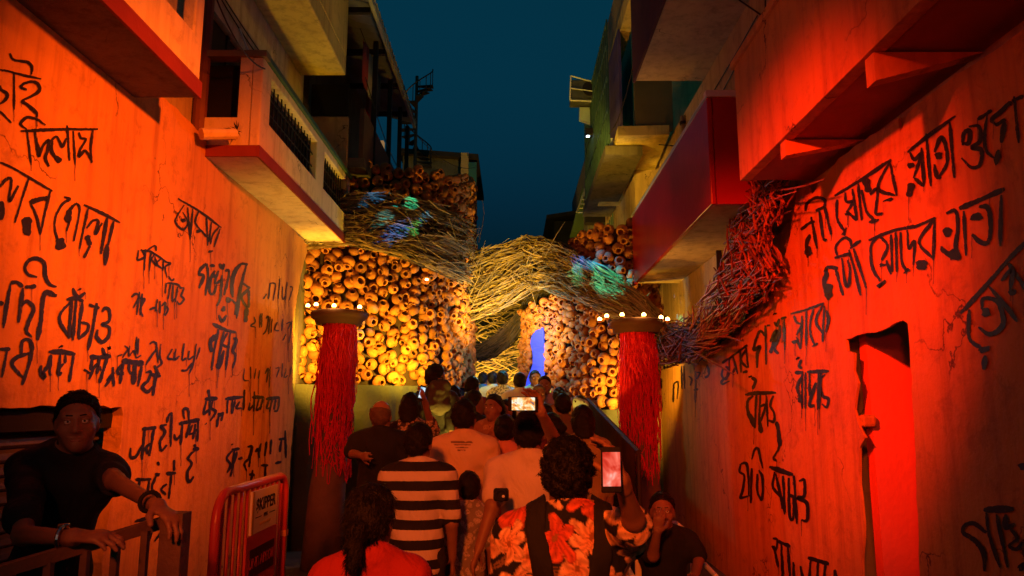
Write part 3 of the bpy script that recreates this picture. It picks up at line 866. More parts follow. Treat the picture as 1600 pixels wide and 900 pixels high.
potR, atR, LR = pot_wall('pot_wall', 'wall of clay pots on the right of the entrance, curving round a blue lit slit', planR,
                         lambda t: 1.70 + 0.02 * t, zTR, 0.195, 0.135, 23, skipR)
nb = MB(); n = 16
pn, nn_ = atR(.86 * LR)
for i in range(n + 1):
    py = 512 + 100 * i / n; xc, wd = niche_at(min(py, 611.9))
    for sgn in (-1, 1):
        # point of the curved wall that carries this edge of the opening
        best = min((abs(to_px((*atR(t / 200 * LR)[0].xy, 2.6))[0] - (xc + sgn * wd)), t) for t in range(150, 200))[1]
        p, nn = atR(best / 200 * LR); d = p.y - .03
        q = PY(xc + sgn * wd, py, d); nb.v.append(tuple(q - potR.location))
nb.f = [(2 * i, 2 * i + 1, 2 * i + 3, 2 * i + 2) for i in range(n)]
nbo = nb.build('blue_panel', M['bluelit'], potR); nbo.modifiers.new('solid', 'SOLIDIFY').thickness = 0.02
point('niche_lamp', PY(833, 545, 11.2), 7, (0.08, 0.10, 1.0), 0.04)
point('niche_lamp', PY(846, 500, 11.1), 5, (0.16, 0.14, 1.0), 0.04)

# ---- olive cloth skirts under the pots
def skirt(name, label, plan, z0f, z1f, amp, m, parent_label_cat='cloth'):
    line = spline([(x, y, 0) for x, y in plan], 70)
    b = MB()
    for i, p in enumerate(line):
        t = (line[min(i + 1, 69)] - line[max(i - 1, 0)]).normalized(); nn = Vector((t.y, -t.x, 0))
        for k in range(4):
            f = k / 3
            q = p + nn * (amp * (1.1 - f) * math.sin(i * 0.9 + math.sin(i * .23) * 3))
            z = z0f(i / 69) + (z1f(i / 69) - z0f(i / 69)) * f
            b.v.append((q.x, q.y, z))
    for i in range(69):
        for k in range(3):
            a = i * 4 + k
            b.f.append((a, a + 4, a + 5, a + 1))
    o = b.build(name, m, None, True); o.modifiers.new('solid', 'SOLIDIFY').thickness = 0.012
    return tag(o, label, parent_label_cat)


skirt('cloth_screen', 'olive green cloth hanging below the left clay pots, behind the pillar', [gx(445, 9.4), gx(540, 9.75), gx(625, 10.05), gx(675, 10.4), gx(712, 11.0), gx(726, 12.4)], lambda t: 0.0, lambda t: 2.04, .035, M['cloth'])
skirt('cloth_screen', 'olive cloth hanging below the right clay pots, behind the crowd', [(1.75, 10.75), gx(985, 10.2), gx(945, 10.3), gx(915, 10.6), gx(888, 10.95), gx(862, 11.3), gx(838, 11.65)], lambda t: 0.0, lambda t: 1.72, .03, M['cloth'])
rl = tag(empty('ramp_rail', (1.07, 6.4, 0)), 'cloth covered sloping rail along the right edge of the ramp', 'rail')
q0, q1 = Vector((0, 0, 1.36)), Vector((0, 4.3, 1.88))
MB().tube([q0, q1], 0.025, 8).build('top_rail', M['dark'], rl)
for i in range(5):
    p = q0.lerp(q1, i / 4); MB().tube([(0.0, p.y, 0), p - Vector((0, 0, .02))], 0.02, 6).build('post', M['dark'], rl)
b = MB(); n = 44
for i in range(n):
    p = q0.lerp(q1, i / (n - 1)); w = .02 * math.sin(i * 1.1)
    b.v += [(0.032, p.y, p.z + .01), (-0.032 - abs(w) * .3, p.y, p.z + .01), (-.03 + w, p.y, 0.12 * max(0, p.y + 1.4) + .05)]
for i in range(n - 1):
    a = i * 3; b.f += [(a, a + 3, a + 4, a + 1), (a + 1, a + 4, a + 5, a + 2)]
o = b.build('rail_cloth', mat('brown_cloth', (0.07, 0.03, 0.008), None, 3, 1.0, spec=0.0), rl, True)

# ---- twig river
def twigs(root, top, bot, n, L, R, m, seed, dens=None, lift=0.10, name='twigs', parts=0, drift=0.10, sides=4, wig=0.03, origin=None):
    """twigs lying along the strip between two 3D polylines; the first `parts` are pieces of their own"""
    rr = random.Random(seed)
    NS = 80
    T, B = spline(top, NS), spline(bot, NS)
    mid = [(a + b) / 2 for a, b in zip(T, B)]
    arc = sum((mid[i + 1] - mid[i]).length for i in range(NS - 1))

    def S(u, v):
        u = max(0.0, min(1.0, u)) * (NS - 1); k = min(int(u), NS - 2); f = u - k
        a = T[k].lerp(T[k + 1], f); b_ = B[k].lerp(B[k + 1], f)
        return a.lerp(b_, v)

    def nrm(u, v):
        e = 0.02
        du = S(u + e, v) - S(u - e, v); dv = S(u, min(1, v + .1)) - S(u, max(0, v - .1))
        c = du.cross(dv)
        c = c.normalized() if c.length > 1e-9 else Vector((0, -1, 0))
        return c if c.dot(CAM - S(u, v)) > 0 else -c
    allm = MB(); made = 0; tries = 0
    org = Vector(origin) if origin is not None else Vector((0, 0, 0))
    while made < n and tries < n * 14:
        tries += 1
        u0 = rr.uniform(-.04, 1.0); v0 = rr.uniform(0.0, 1.0)
        ln = rr.uniform(*L); du = ln / arc
        if dens and rr.random() > min(dens(u0 + du * .5, v0), dens(u0 + du * .2, v0) + .3, dens(u0 + du * .8, v0) + .3): continue
        dv = rr.gauss(0, drift)
        if v0 + dv < -.03 or v0 + dv > 1.03: dv = -dv
        off = rr.uniform(0.0, lift)
        r = rr.uniform(*R)
        w1, w2 = rr.gauss(0, wig), rr.gauss(0, wig)
        u1 = u0 + du; v1 = v0 + dv
        A_ = S(u0, v0) + nrm(min(max(u0, .02), .98), v0) * (off + rr.uniform(0, .03)); B_ = S(u1, v1) + nrm(min(max(u1, .02), .98), v1) * (off + rr.uniform(0, .03))
        um = min(max((u0 + u1) / 2, 0), 1); mid_ = S(um, (v0 + v1) / 2) + nrm(min(max(um, .02), .98), (v0 + v1) / 2) * off
        bow = (mid_ - (A_ + B_) / 2) * .45 + Vector((rr.gauss(0, wig), rr.gauss(0, wig), rr.gauss(0, wig)))
        kink = Vector((rr.gauss(0, wig * .6), rr.gauss(0, wig * .6), rr.gauss(0, wig * .6)))
        pts = [A_.lerp(B_, k / 3) + (bow if k in (1, 2) else Vector()) * .85 + (kink if k == 1 else Vector()) - org for k in range(4)]
        if (pts[3] - pts[0]).length < ln * .4: continue
        rads = [r, r * .95, r * .85, r * .6]
        if made < parts:
            tw = MB().tube(pts, rads, 5); tw.build('twig', m, root, True)
        else:
            allm.tube(pts, rads, sides, False)
        made += 1
    if allm.v:
        o = allm.build(name, m, root); o['kind'] = 'stuff'
    return S, nrm


def backing(root, S, nrm, m, nu=26, nv=7, off=-0.05, name='tarpaulin', v0=.05, v1=.93):
    b = MB()
    for i in range(nu + 1):
        for j in range(nv + 1):
            u = i / nu; v = v0 + (v1 - v0) * j / nv
            if j in (0, nv): v += .04 * math.sin(i * 2.3) + .03 * math.sin(i * 5.1)
            p = S(u, v) + nrm(min(max(u, .03), .97), v) * (off + 0.03 * sm_noise(u * 9, v * 6, 1.0))
            b.v.append(tuple(p))
    for i in range(nu):
        for j in range(nv):
            a = i * (nv + 1) + j
            b.f.append((a, a + nv + 1, a + nv + 2, a + 1))
    o = b.build(name, m, root, True)
    return o


def patches(seed, th=0.15, fu=7, fv=3.2):
    return lambda u, v: 1.0 if sm_noise(u * fu, v * fv, seed) < th else 0.03


river = tag(empty('twig_river', (0, 0, 0)), 'river of bundled dry twigs flowing across the entrance onto the right wall', 'twig installation')
# left band over the pots
top = [PY(470, 325, 9.5), PY(545, 305, 9.55), PY(610, 306, 9.7), PY(680, 320, 10.1), PY(733, 348, 10.9)]
bot = [PY(470, 392, 9.5), PY(545, 388, 9.55), PY(600, 397, 9.65), PY(660, 418, 10.0), PY(730, 446, 10.85)]
S, nr = twigs(river, top, bot, 460, (.35, .9), (.007, .014), M['twig'], 5, patches(0.4, .0), 0.13, drift=.08, wig=.02)
twigs(river, top, bot, 170, (.25, .7), (.004, .008), M['twig'], 51, None, 0.20, name='loose_twigs', drift=.30, wig=.03)
backing(river, S, nr, M['tarp'])
# the span over the entrance, in two leaves that meet on a ridge
top = [PY(716, 396, 11.5), PY(770, 386, 11.5), PY(825, 366, 11.4)]
bot = [PY(720, 508, 11.6), PY(775, 488, 11.5), PY(835, 452, 11.5)]
S, nr = twigs(river, top, bot, 300, (.35, .85), (.008, .0155), M['twig'], 6, patches(2.2, .12, 6, 5), 0.12, drift=.08, wig=.02)
twigs(river, top, bot, 130, (.25, .7), (.004, .008), M['twig'], 61, None, 0.20, name='loose_twigs', drift=.30, wig=.03)
backing(river, S, nr, M['tarp'])
top = [PY(823, 366, 11.4), PY(865, 375, 11.0), PY(905, 393, 10.6), PY(950, 422, 10.0), PY(992, 452, 9.8), PY(1040, 502, 9.6)]
bot = [PY(833, 452, 11.5), PY(868, 456, 10.9), PY(905, 472, 10.4), PY(945, 490, 9.95), PY(985, 506, 9.7), PY(1035, 545, 9.5)]
S, nr = twigs(river, top, bot, 500, (.35, .85), (.008, .0155), M['twig'], 8, patches(5.1, .0, 9, 4.2), 0.13, drift=.08, wig=.02)
twigs(river, top, bot, 240, (.25, .7), (.004, .008), M['twig'], 81, None, 0.20, name='loose_twigs', drift=.30, wig=.03)
backing(river, S, nr, M['tarp'])
# the deep back wall of twigs, seen through the entrance
top = [PY(715, 440, 15.2), PY(765, 450, 15.4), PY(810, 430, 15.6), PY(880, 440, 15.8)]
bot = [PY(715, 660, 15.0), PY(765, 660, 15.2), PY(810, 660, 15.4), PY(880, 660, 15.6)]
S, nr = twigs(river, top, bot, 420, (.4, 1.1), (.009, .017), M['twig'], 9, patches(1.1, .1, 4, 7), 0.12, drift=.09)
backing(river, S, nr, M['tarp'], 16, 10)
# dark swag in front of it
top = [PY(716, 540, 13.4), PY(755, 535, 13.3), PY(790, 512, 13.1), PY(822, 465, 12.9), PY(858, 436, 12.7)]
bot = [PY(716, 562, 13.4), PY(760, 565, 13.3), PY(800, 540, 13.1), PY(834, 496, 12.9), PY(868, 456, 12.7)]
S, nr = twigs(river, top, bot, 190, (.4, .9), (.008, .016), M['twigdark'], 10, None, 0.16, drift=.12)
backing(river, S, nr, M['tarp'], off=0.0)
# the right arm that climbs the lettered wall
X1 = 2.16
top = [PY(995, 470, 10.0), PY(1040, 506, 9.7), PX(1085, 490, X1), PX(1128, 445, X1), PX(1156, 375, X1), PX(1163, 320, X1), PX(1165, 270, X1)]
bot = [PY(990, 545, 9.8), PY(1035, 574, 9.4), PX(1090, 568, X1), PX(1160, 534, X1), PX(1206, 474, X1), PX(1232, 425, X1), PX(1222, 380, X1), PX(1243, 318, X1), PX(1246, 275, X1)]
S, nr = twigs(river, top, bot, 900, (.20, .46), (.006, .0125), M['twigred'], 14, patches(3.3, .35, 5, 3), 0.15, parts=300, drift=.26, sides=5, wig=.012)
backing(river, S, nr, M['tarp'], 40, off=0.0, v0=.14, v1=.76)

# ---- pillars with scarlet thread
bulbs = []
for label, px, py, lean in (('pillar wrapped in hanging scarlet thread in front of the left pots', 530, 494, -0.10), ('pillar wrapped in hanging scarlet thread beside the right lettered wall', 994, 507, 0.04)):
    c = PY(px, py, 8.5)
    pil = tag(empty('thread_pillar', (c.x, 8.5, 0)), label, 'pillar')
    H = c.z
    MB().tube([(lean, 0, 0), (lean * .6, 0, .8), (0, 0, 1.5), (0, 0, H - .1)], [.22, .20, .155, .145], 20).build('post', M['post'], pil, True)
    MB().lathe([(0, -.10), (.26, -.10), (.28, -.04), (.30, -.04), (.325, 0), (.325, .035), (.30, .05), (0, .05)], (0, 0, H), 28).build('capital', M['disc'], pil, True)
    rr = random.Random(px); th = MB()
    for i in range(300):
        an = rr.uniform(0, 2 * math.pi); r0 = rr.uniform(.148, .188)
        ln = abs(rr.gauss(1.0, .38)); z0 = H - .09
        ln = min(ln, 1.7)
        p = []
        sw = rr.uniform(2, 9); am = rr.uniform(.0, .06); dr = rr.gauss(0, .3)
        for k in range(10):
            f = k / 9
            a2 = an + dr * f + am * 3 * math.sin(f * sw * 2)
            rad = r0 + .03 * f + am * math.sin(f * sw + an)
            p.append((math.cos(a2) * rad + lean * .25 * f, math.sin(a2) * rad, z0 - ln * f))
        th.tube(p, rr.uniform(.003, .0075), 4, False)
    for i in range(230):                      # loops and tangles
        an = rr.uniform(math.pi * .9, math.pi * 2.1); z = H - rr.uniform(.25, 1.65); w = rr.uniform(.08, .5); dp = rr.uniform(.05, .3)
        p = [(math.cos(an + w * (k / 6 - .5) * 2) * (.178 + .025 * rr.random()), math.sin(an + w * (k / 6 - .5) * 2) * (.178 + .025 * rr.random()), z - dp * math.sin(k / 6 * math.pi) + rr.uniform(-.02, .02)) for k in range(7)]
        th.tube(p, rr.uniform(.003, .006), 4, False)
    o = th.build('threads', M['thread'], pil, True); o['kind'] = 'stuff'
    sheetm = MB(); nn = 26                     # the felted inner layer of thread
    for i in range(nn):
        an = 2 * math.pi * i / (nn - 1)
        ln = .55 + .25 * math.sin(an * 3.1 + px) + .15 * math.sin(an * 7)
        sheetm.v += [(math.cos(an) * .158, math.sin(an) * .158, H - .09), (math.cos(an) * .166, math.sin(an) * .166, H - .09 - ln * .6), (math.cos(an) * .178 + lean * .12, math.sin(an) * .178, H - .09 - ln)]
    for i in range(nn - 1):
        a = 3 * i; sheetm.f += [(a, a + 3, a + 4, a + 1), (a + 1, a + 4, a + 5, a + 2)]
    sheetm.build('felted_thread', M['thread'], pil, True)
    # little lamps standing round the rim
    spots_ = [(481, 478), (494, 476), (522, 478), (562, 480)] if px < 700 else [(937, 499), (948, 494), (972, 492), (1006, 492), (1033, 496), (1043, 499)]
    for k, (bx, by) in enumerate(spots_):
        q = PY(bx, by, 8.5 - .22 * math.cos((bx - px) / 60))
        bl = empty('oil_lamp', q)
        tag(bl, 'small glowing lamp on the %s pillar rim, %s' % (('left', 'right')[px > 700], ['first from the left', 'second from the left', 'third from the left', 'fourth from the left', 'fifth from the left', 'last on the right'][k]), 'lamp', 'little lamps round the pillar tops')
        MB().lathe([(0, -.024), (.013, -.020), (.021, -.010), (.024, .002), (.020, .014), (.012, .022), (0, .026)], (0, 0, 0), 10).build('flame', M['bulb'], bl, True)
        MB().lathe([(0, -.045), (.02, -.04), (.032, -.016), (.028, -.014), (0, -.02)], (0, 0, 0), 12).build('dish', M['clay'], bl, True)
        MB().tube([(0, 0, -.04), (c.x - q.x) and ((c.x - q.x) * .45, (8.5 - q.y) * .45, H + .03 - q.z) or (0, 0, -.1)], .006, 5).build('stem', M['iron'], bl)
    point('rim_lamps', (c.x, 8.2, H + .12), 9, (1.0, 0.5, 0.1), .12)
# ---- small spotlights in the passage
for label, px, py, yy in (('tiny white spotlight low on the blue slit in the pot wall', 849, 578, 13.0), ('small lit lamp in the twigs at the right edge of the left pots', 716, 428, 11.6), ('small lit lamp above the left pots below the twig band', 667, 436, 10.4)):
    q = PY(px, py, yy)
    s = tag(empty('spotlight', q), label, 'spotlight')
    MB().lathe([(0, -.02), (.022, -.018), (.026, 0), (0, .012)], (0, 0, 0), 10).build('lens', M['lens'] if px > 800 else M['bulb'], s, True)
    MB().lathe([(.027, -.03), (.034, -.02), (.034, .01), (.03, .01), (.02, -.03)], (0, .035, 0), 10).build('housing', M['iron'], s, True)
point('passage_lamp', (0.1, 10.7, 2.9), 34, (0.05, 0.7, 1.0), 0.04)
spot('passage_wash', (-0.2, 13.7, 2.2), (0.0, 15.4, 3.4), 620, (1.0, 0.6, 0.05), 130, 0.8, 0.05)
point('blue_glow', (-0.35, 14.2, 2.4), 10, (0.05, 0.1, 1.0), 0.05)
# ================================================================ brush lettering on the two walls
# strokes were read off the photograph: each line is "ox oy scale" then strokes "width:x,y x,y ..."
LETTERS = {
'L': [
('words at the upper left edge', 0, 60, 4.5, "10:0,220 60,230 150,255 290,285|10:100,240 100,500|12:70,105 100,150 190,165 225,200 220,255|14:190,360 150,345 165,320 210,305 255,310 280,345 260,385 150,440|16:150,440 200,470 265,530|10:265,530 255,555|14:0,330 10,360 50,390 40,430 0,460|8:0,510 40,550 80,595"),
('short word under the top left one', 0, 60, 4.5, "13:320,610 260,570 190,555 150,590 150,610 190,640|13:145,652 400,640 690,638|10:190,650 205,760 220,890|14:245,650 260,740 275,830 300,760 345,715 335,790 320,840 345,900|20:262,740 275,800|12:360,720 395,690 425,730 440,760 470,700|14:370,720 365,790 400,850|26:390,830 425,870|11:472,610 490,860|10:515,650 530,890|12:555,660 570,700 605,710 560,790 560,830 600,790 650,870|24:560,810 568,820|11:655,640 640,760 645,875"),
('pair of large words at the left edge', 0, 250, 4.5, "11:0,15 100,60 200,120 370,220|14:0,190 40,140 80,140 65,290 130,180|24:5,290 15,330 8,420|10:205,120 150,290 105,440|22:210,300 280,275 345,270|11:215,300 260,400 285,520|11:355,215 320,360 285,525|40:190,400 190,530|12:450,260 490,275 440,310 395,390 385,470 400,540 430,600|44:420,550 430,630|14:545,300 500,340 470,400 475,430 495,400 470,500|28:490,350 475,430|10:545,305 560,360 520,570|10:620,340 590,480 560,625|14:590,315 720,375 845,440|13:610,480 650,430 690,430 670,520 720,440|24:610,530 635,600|12:635,600 590,690|16:755,400 730,540 710,660|14:800,430 760,600|22:755,590 740,740"),
('large two word slogan above the man', 0, 390, 3.6, "14:0,290 20,310|14:60,190 35,330 20,440|14:60,185 100,185 130,210|14:140,210 175,208 205,206|14:130,215 115,330 105,410|14:120,320 150,290 190,330 160,410 150,460 180,490|14:210,155 160,140 140,100 165,60 210,50 250,80 255,150 280,195 320,210|18:320,260 250,250 230,400 210,510|14:410,215 425,255 450,265 480,240|14:446,222 449,228|14:375,280 430,275 470,290|11:400,290 335,380 385,490|13:405,285 395,400 390,500|11:430,280 410,510|12:465,290 450,400 440,500|12:455,410 495,420 490,460 440,505|11:500,310 560,330|13:545,300 525,430 495,565|13:575,350 590,330 615,340 615,400 575,420 615,440 610,490 575,520 545,490 550,450"),
('Hindi line above the man in black', 0, 390, 3.6, "14:0,560 60,560|10:40,570 10,720|14:170,580 90,610 70,650 130,720|14:180,560 165,640 125,760|14:120,590 125,520 160,505 180,540 180,580|18:275,575 345,575 425,588|10:290,590 280,680 285,710|14:235,650 225,690 250,720 240,680|12:285,590 270,650 245,690|16:342,543 346,548|11:340,590 330,700|14:360,640 330,670 330,700 350,690|10:370,590 365,640|11:415,590 390,745|18:505,605 560,605 625,598|12:520,610 510,680|26:495,680 490,690|12:500,730 540,650 570,680|12:560,610 545,700|12:605,605 560,750|12:575,550 590,590 610,590|16:614,550 618,555|10:600,740 640,690 620,730 590,770|10:635,660 640,770|20:685,625 760,635 810,640|12:690,640 660,690 690,700 680,680|11:695,630 675,755|12:725,645 730,690 770,695|18:760,640 750,760|11:800,645 775,770|12:820,690 850,690 830,740 800,770 830,800 860,770|12:880,690 860,820|12:905,710 880,710 850,700|11:870,650 890,700"),
('small words right of the Hindi line', 0, 390, 3.6, "7:700,540 720,560 700,590 690,610|6:660,600 690,590|6:730,540 725,600 750,570 760,590|6:770,490 765,600 795,595|6:780,500 775,590|8:840,530 870,520 880,560 850,600 820,650|7:880,520 890,640|7:905,530 900,600 910,640 880,670 900,700"),
('thin word near the balcony', 0, 250, 2.5725, "5.5:715,155 800,205 890,272|5:740,180 715,220 705,250 735,280 755,250 735,210|12:735,235 740,250|5:755,190 765,320|5:775,195 765,320|5:800,205 785,250 815,290 830,310|12:795,280 800,292|5:830,230 835,345|5:850,250 840,330|5:880,270 855,300 845,340|5:885,275 860,350|12:845,362 848,372"),
('small word in the middle of the wall', 200, 370, 3.6, "8:60,75 55,130 95,110 75,70|7:100,70 90,190|7:110,75 150,50 160,80|7:130,80 120,190|7:150,95 135,130 165,160 150,110|7:190,120 160,150 190,180|7:200,130 195,190|6:205,140 240,150 210,170 220,230|7:70,75 130,85 230,150"),
('small word below and right of it', 200, 370, 3.6, "7:215,260 210,320|7:230,220 245,245 260,235|7:215,260 270,265 300,285|7:240,260 225,350|7:255,265 250,360 270,340|7:280,280 265,370|7:290,290 315,290 300,330 315,350 290,380 275,360"),
('two small words side by side', 200, 370, 3.6, "8:20,340 45,320 60,340 30,400|8:65,310 50,440|8:80,320 70,440|8:75,360 95,350 70,410 85,450|8:120,410 150,400 165,420|7:165,350 155,420|7:180,360 180,430|8:190,390 210,370 205,430|8:215,390 225,410 210,440 200,430"),
('large two word slogan under the thin word', 200, 370, 3.6, "12:440,150 410,180 400,210 425,220 400,290|9:445,150 450,230 435,330|10:490,190 465,240 460,310 480,320 500,270|14:480,210 490,230|9:510,190 490,260 530,240|9:530,215 520,340 500,390|12:515,150 530,180 540,150|9:545,190 570,200 540,330|10:460,160 490,165|14:640,150 610,180 590,230 585,290 590,340|20:570,340 560,370|9:640,150 675,155|10:665,160 630,300 600,440|8:580,350 610,380|8:640,260 690,290|9:640,270 610,460|10:680,290 640,340 670,400|16:670,400 660,480|9:680,300 680,400"),
('bold word with a moon dot', 200, 370, 3.6, "14:540,390 535,420|11:510,440 530,475 555,440|12:475,488 540,520 610,540|16:500,550 465,590 470,650|9:510,520 485,640 470,750|10:540,530 510,690 500,740|9:560,540 530,600 560,620|14:540,640 510,745|9:575,540 550,750|11:590,570 610,580 590,640 605,670 590,740"),
('faint far words', 200, 370, 3.6, "6:760,350 780,320|6:800,260 790,350|5:800,260 830,270 815,360|5:855,240 845,350|5:870,280 870,350 890,330|5:895,255 885,360|5:910,280 925,290 905,360|6:710,450 715,480 690,500 720,510|6:745,430 740,510|5:755,430 750,510|6:775,460 790,450 780,520 760,550|5:800,450 790,550|5:810,460 805,540|6:840,480 825,520 850,530|6:870,460 865,530|5:890,490 915,480 900,520|5:925,470 905,600|5:870,585 890,545"),
('two thin words in the middle', 200, 370, 3.6, "8:250,630 225,680 255,690|8:270,630 260,690 290,670|7:315,600 305,690 330,680|7:345,640 340,690 370,670|7:385,600 370,700 345,770|8:300,750 330,750 360,710|7:405,620 385,690"),
('thin line near the far end', 200, 370, 3.6, "5:655,740 650,800 680,810|5:690,730 690,800|5:720,740 710,800|5:740,750 735,800|6:770,770 790,740 780,820|5:800,730 795,850|5:830,740 850,740 835,790|5:870,710 865,790|5:890,740 880,790 900,780|5:920,730 910,790"),
('Hindi slogan beside the man', 190, 600, 3.463, "13:110,245 190,235|10:175,240 150,390|10:50,345 50,395 80,390 110,330|10:125,245 110,410|10:165,320 135,340 140,380|10:245,220 215,230 235,260 210,310 215,360 245,330|9:270,160 265,340|9:245,210 255,170 275,155|14:310,215 425,192|9:285,270 295,300 320,275|9:330,215 320,330|9:340,190 335,140 360,140 365,200|9:370,210 350,290|9:385,220 365,270 400,260|8:400,215 385,300|9:395,250 415,250|8:415,200 410,310|10:395,325 405,360|12:385,352 420,350|10:395,360 360,400 380,430 355,480 365,530 390,500"),
('Hindi line toward the pots', 190, 600, 3.463, "14:450,82 520,77|10:470,30 475,75|9:460,85 445,160 480,130|9:480,85 475,170|9:495,90 485,130 510,150 480,200|9:455,214 458,218|14:520,170 550,160|9:550,150 540,200|9:525,170 515,235|12:560,80 660,70|7:575,85 570,160|7:600,80 595,160|7:615,85 600,160|8:640,95 620,130 650,130|8:665,30 660,140|12:705,72 770,72|7:695,100 690,140 715,110|7:720,40 715,150|7:745,75 730,140 760,120|7:765,80 750,140|12:780,82 855,72|7:800,85 785,130 805,130|7:815,85 800,150|7:835,85 825,140|7:855,70 845,140 825,145"),
('Hindi line above the red barrier', 190, 600, 3.463, "10:595,355 640,350|9:600,360 570,400 590,440 570,480|8:610,360 600,450 590,500|8:625,365 610,430|8:597,324 600,328|9:630,405 655,400|9:680,340 705,340 690,400 665,430 675,470|8:705,340 690,450|9:725,370 740,350 745,400|8:755,320 740,385|8:785,310 775,390|8:810,300 805,380|9:850,300 890,295|8:865,300 855,370|8:885,250 890,400|9:690,490 720,490|8:710,465 700,530|9:755,440 795,440|8:780,440 775,510|9:830,430 865,420"),
('Hindi words behind the forearm', 190, 600, 3.463, "12:75,518 160,515|9:100,520 90,560|9:150,520 140,600|9:195,420 205,440|16:195,480 196,500|9:185,500 165,560 185,590|12:240,485 295,480|9:245,540 215,570 240,600|9:270,490 255,620|9:285,410 285,470|12:70,745 160,720|8:90,760 80,800|8:130,760 120,830|8:170,770 150,850|9:205,755 220,790 180,850"),
],
'R': [
('long upper line below the balcony', 1240, 150, 2.728, "8:30,570 70,540 90,535|8:75,515 100,650|10:70,590 55,630 60,690|18:62,640 62,680|8:95,490 135,470|8:110,490 125,600 140,615|8:50,490 55,460 90,435 130,440 135,470|8:130,460 160,590|9:175,425 250,380 330,330 415,270|8:185,440 185,520 215,575|24:215,575 222,578|8:220,410 225,450 255,450 230,490|20:232,498 233,506|8:225,490 270,530|8:250,395 270,530|8:275,375 290,530|8:290,400 310,490 345,530|26:340,525 345,540|20:305,350 320,410|8:325,420 355,395 355,440 350,500 380,500|9:415,270 360,390 435,425|8:410,280 440,425|28:400,438 402,448|10:485,240 560,180 690,85|10:495,240 515,270 545,250 510,350|14:485,300 515,290|18:505,370 490,430|10:515,350 555,385|9:545,220 555,380|9:565,160 585,385|11:600,240 625,180 645,200 655,280 620,345|11:600,290 610,340 630,350|20:615,240 620,270|9:665,110 685,350|12:720,200 745,200 750,150 725,160 720,210|11:745,130 790,130 795,190 760,220 800,230 795,290 760,305 715,265|10:845,60 785,100|9:825,80 815,160 820,230 860,270|36:855,260 880,265|11:860,120 845,100 890,60 920,30 930,40|14:900,110 885,200|10:860,125 905,100|9:940,0 960,200|10:930,20 982,0"),
('second long line', 1240, 150, 2.728, "10:135,760 145,730 190,735|8:180,740 210,850|12:145,750 130,800 150,870|22:148,800 148,860|8:175,690 240,670|8:205,690 220,800 235,800 240,740 230,700|8:185,680 180,640 215,605 240,615 245,640|8:235,655 265,760 285,850|8:240,650 285,615|8:255,650 310,820|9:320,615 420,575 490,560 520,555|8:360,600 330,640 335,730 370,790|28:370,795 380,805|8:370,600 400,640 375,700|20:380,714 382,726|8:395,700 415,760|8:415,590 420,750|8:435,580 440,750|8:455,580 460,700 480,745|20:478,744 482,750|8:485,570 490,650 515,620 510,720|8:510,560 605,520|9:595,530 535,620 590,690|8:600,525 595,700|30:545,700 545,740|12:650,500 690,490 700,560 690,640 700,690 640,660 630,640|22:655,560 655,600|30:665,660 690,690|14:705,480 800,440 900,395|9:725,490 735,680|13:790,470 830,480 840,560 830,620 800,625 760,590|32:775,500 780,530|11:885,420 880,640"),
('three word line beside the twigs', 1040, 470, 3.915, "9:345,380 360,370 420,330 500,270|9:350,410 345,460 370,480 385,420 365,400|9:390,350 385,450 345,490 350,510 390,490|8:410,330 440,450|9:415,370 430,400 410,440|8:455,300 460,440|9:495,290 460,360 500,410|8:490,280 505,410|20:485,428 488,442|12:615,220 580,185 555,230 540,300 575,280 560,330 560,410|9:610,150 615,390|8:620,150 640,150|13:640,250 680,180 650,290 640,320|12:700,150 690,230 665,290 690,325|12:665,130 680,150 695,110|14:666,76 669,82|9:705,110 740,100|9:725,110 728,300|9:765,80 840,60 900,40 970,12|9:785,90 800,130 830,150 800,210|24:790,240 790,260|10:800,220 825,295|9:835,90 828,290|9:860,65 860,275|9:905,50 885,130 885,200 910,270|26:910,265 915,275|10:965,15 920,120 960,200|9:970,30 960,250|12:985,60 995,120 980,190"),
('word left of the doorway', 1040, 470, 3.915, "14:790,440 840,437|14:865,435 1000,430|11:830,360 815,400 835,410|16:804,349 808,353|12:840,450 805,530 830,600|20:815,590 830,620|9:835,440 835,660|9:855,440 855,660|9:880,440 880,580|14:920,500 890,590 880,640 910,640|9:935,440 930,670|9:950,440 940,660|11:975,450 945,490 960,580 995,600 985,650 955,630"),
('same word a little lower and left', 1040, 470, 3.915, "14:485,575 550,565 675,562|13:525,470 550,490 530,540|16:517,461 520,465|12:535,580 500,620 510,700 540,760|18:515,690 540,770|9:555,570 545,780|9:580,570 570,760|9:575,650 610,640 580,740|16:575,740 585,810|9:615,570 625,770|10:660,580 640,640 665,690 660,740 630,730|16:680,740 690,800 700,890"),
('faint words under the twigs', 1040, 470, 3.915, "7:50,510 45,620|6:45,510 75,500 70,600|6:95,400 100,540|6:110,400 115,540|7:140,460 160,480 150,520|8:185,430 180,620|7:185,440 210,440 190,480|10:255,390 265,450 240,470|8:170,545 200,540"),
('two words low on the wall', 1140, 680, 3.478, "9:60,155 55,200 80,220 70,300 60,340 100,330|9:60,155 95,165 105,330|8:120,180 115,370|8:120,130 135,80 155,75 170,140 180,180|9:150,210 150,300 175,350 180,240 160,190|16:215,172 345,215|9:260,0 270,60 240,120 255,140|10:245,200 235,280 280,340 285,400|9:250,210 300,430|9:290,220 300,420|10:320,230 325,430 345,450 345,340 320,330|9:350,220 365,480|12:375,250 405,245 405,330 370,340 420,370 420,460 390,460"),
('lowest words', 1140, 680, 3.478, "9:235,560 260,570 250,620 230,600|9:240,600 265,720|12:260,575 330,605|9:280,590 290,790|9:315,600 330,800|9:345,690 350,800|9:385,710 400,790|14:425,665 540,700|9:440,680 430,800|9:480,690 475,800|9:520,700 510,800|14:570,730 580,800"),
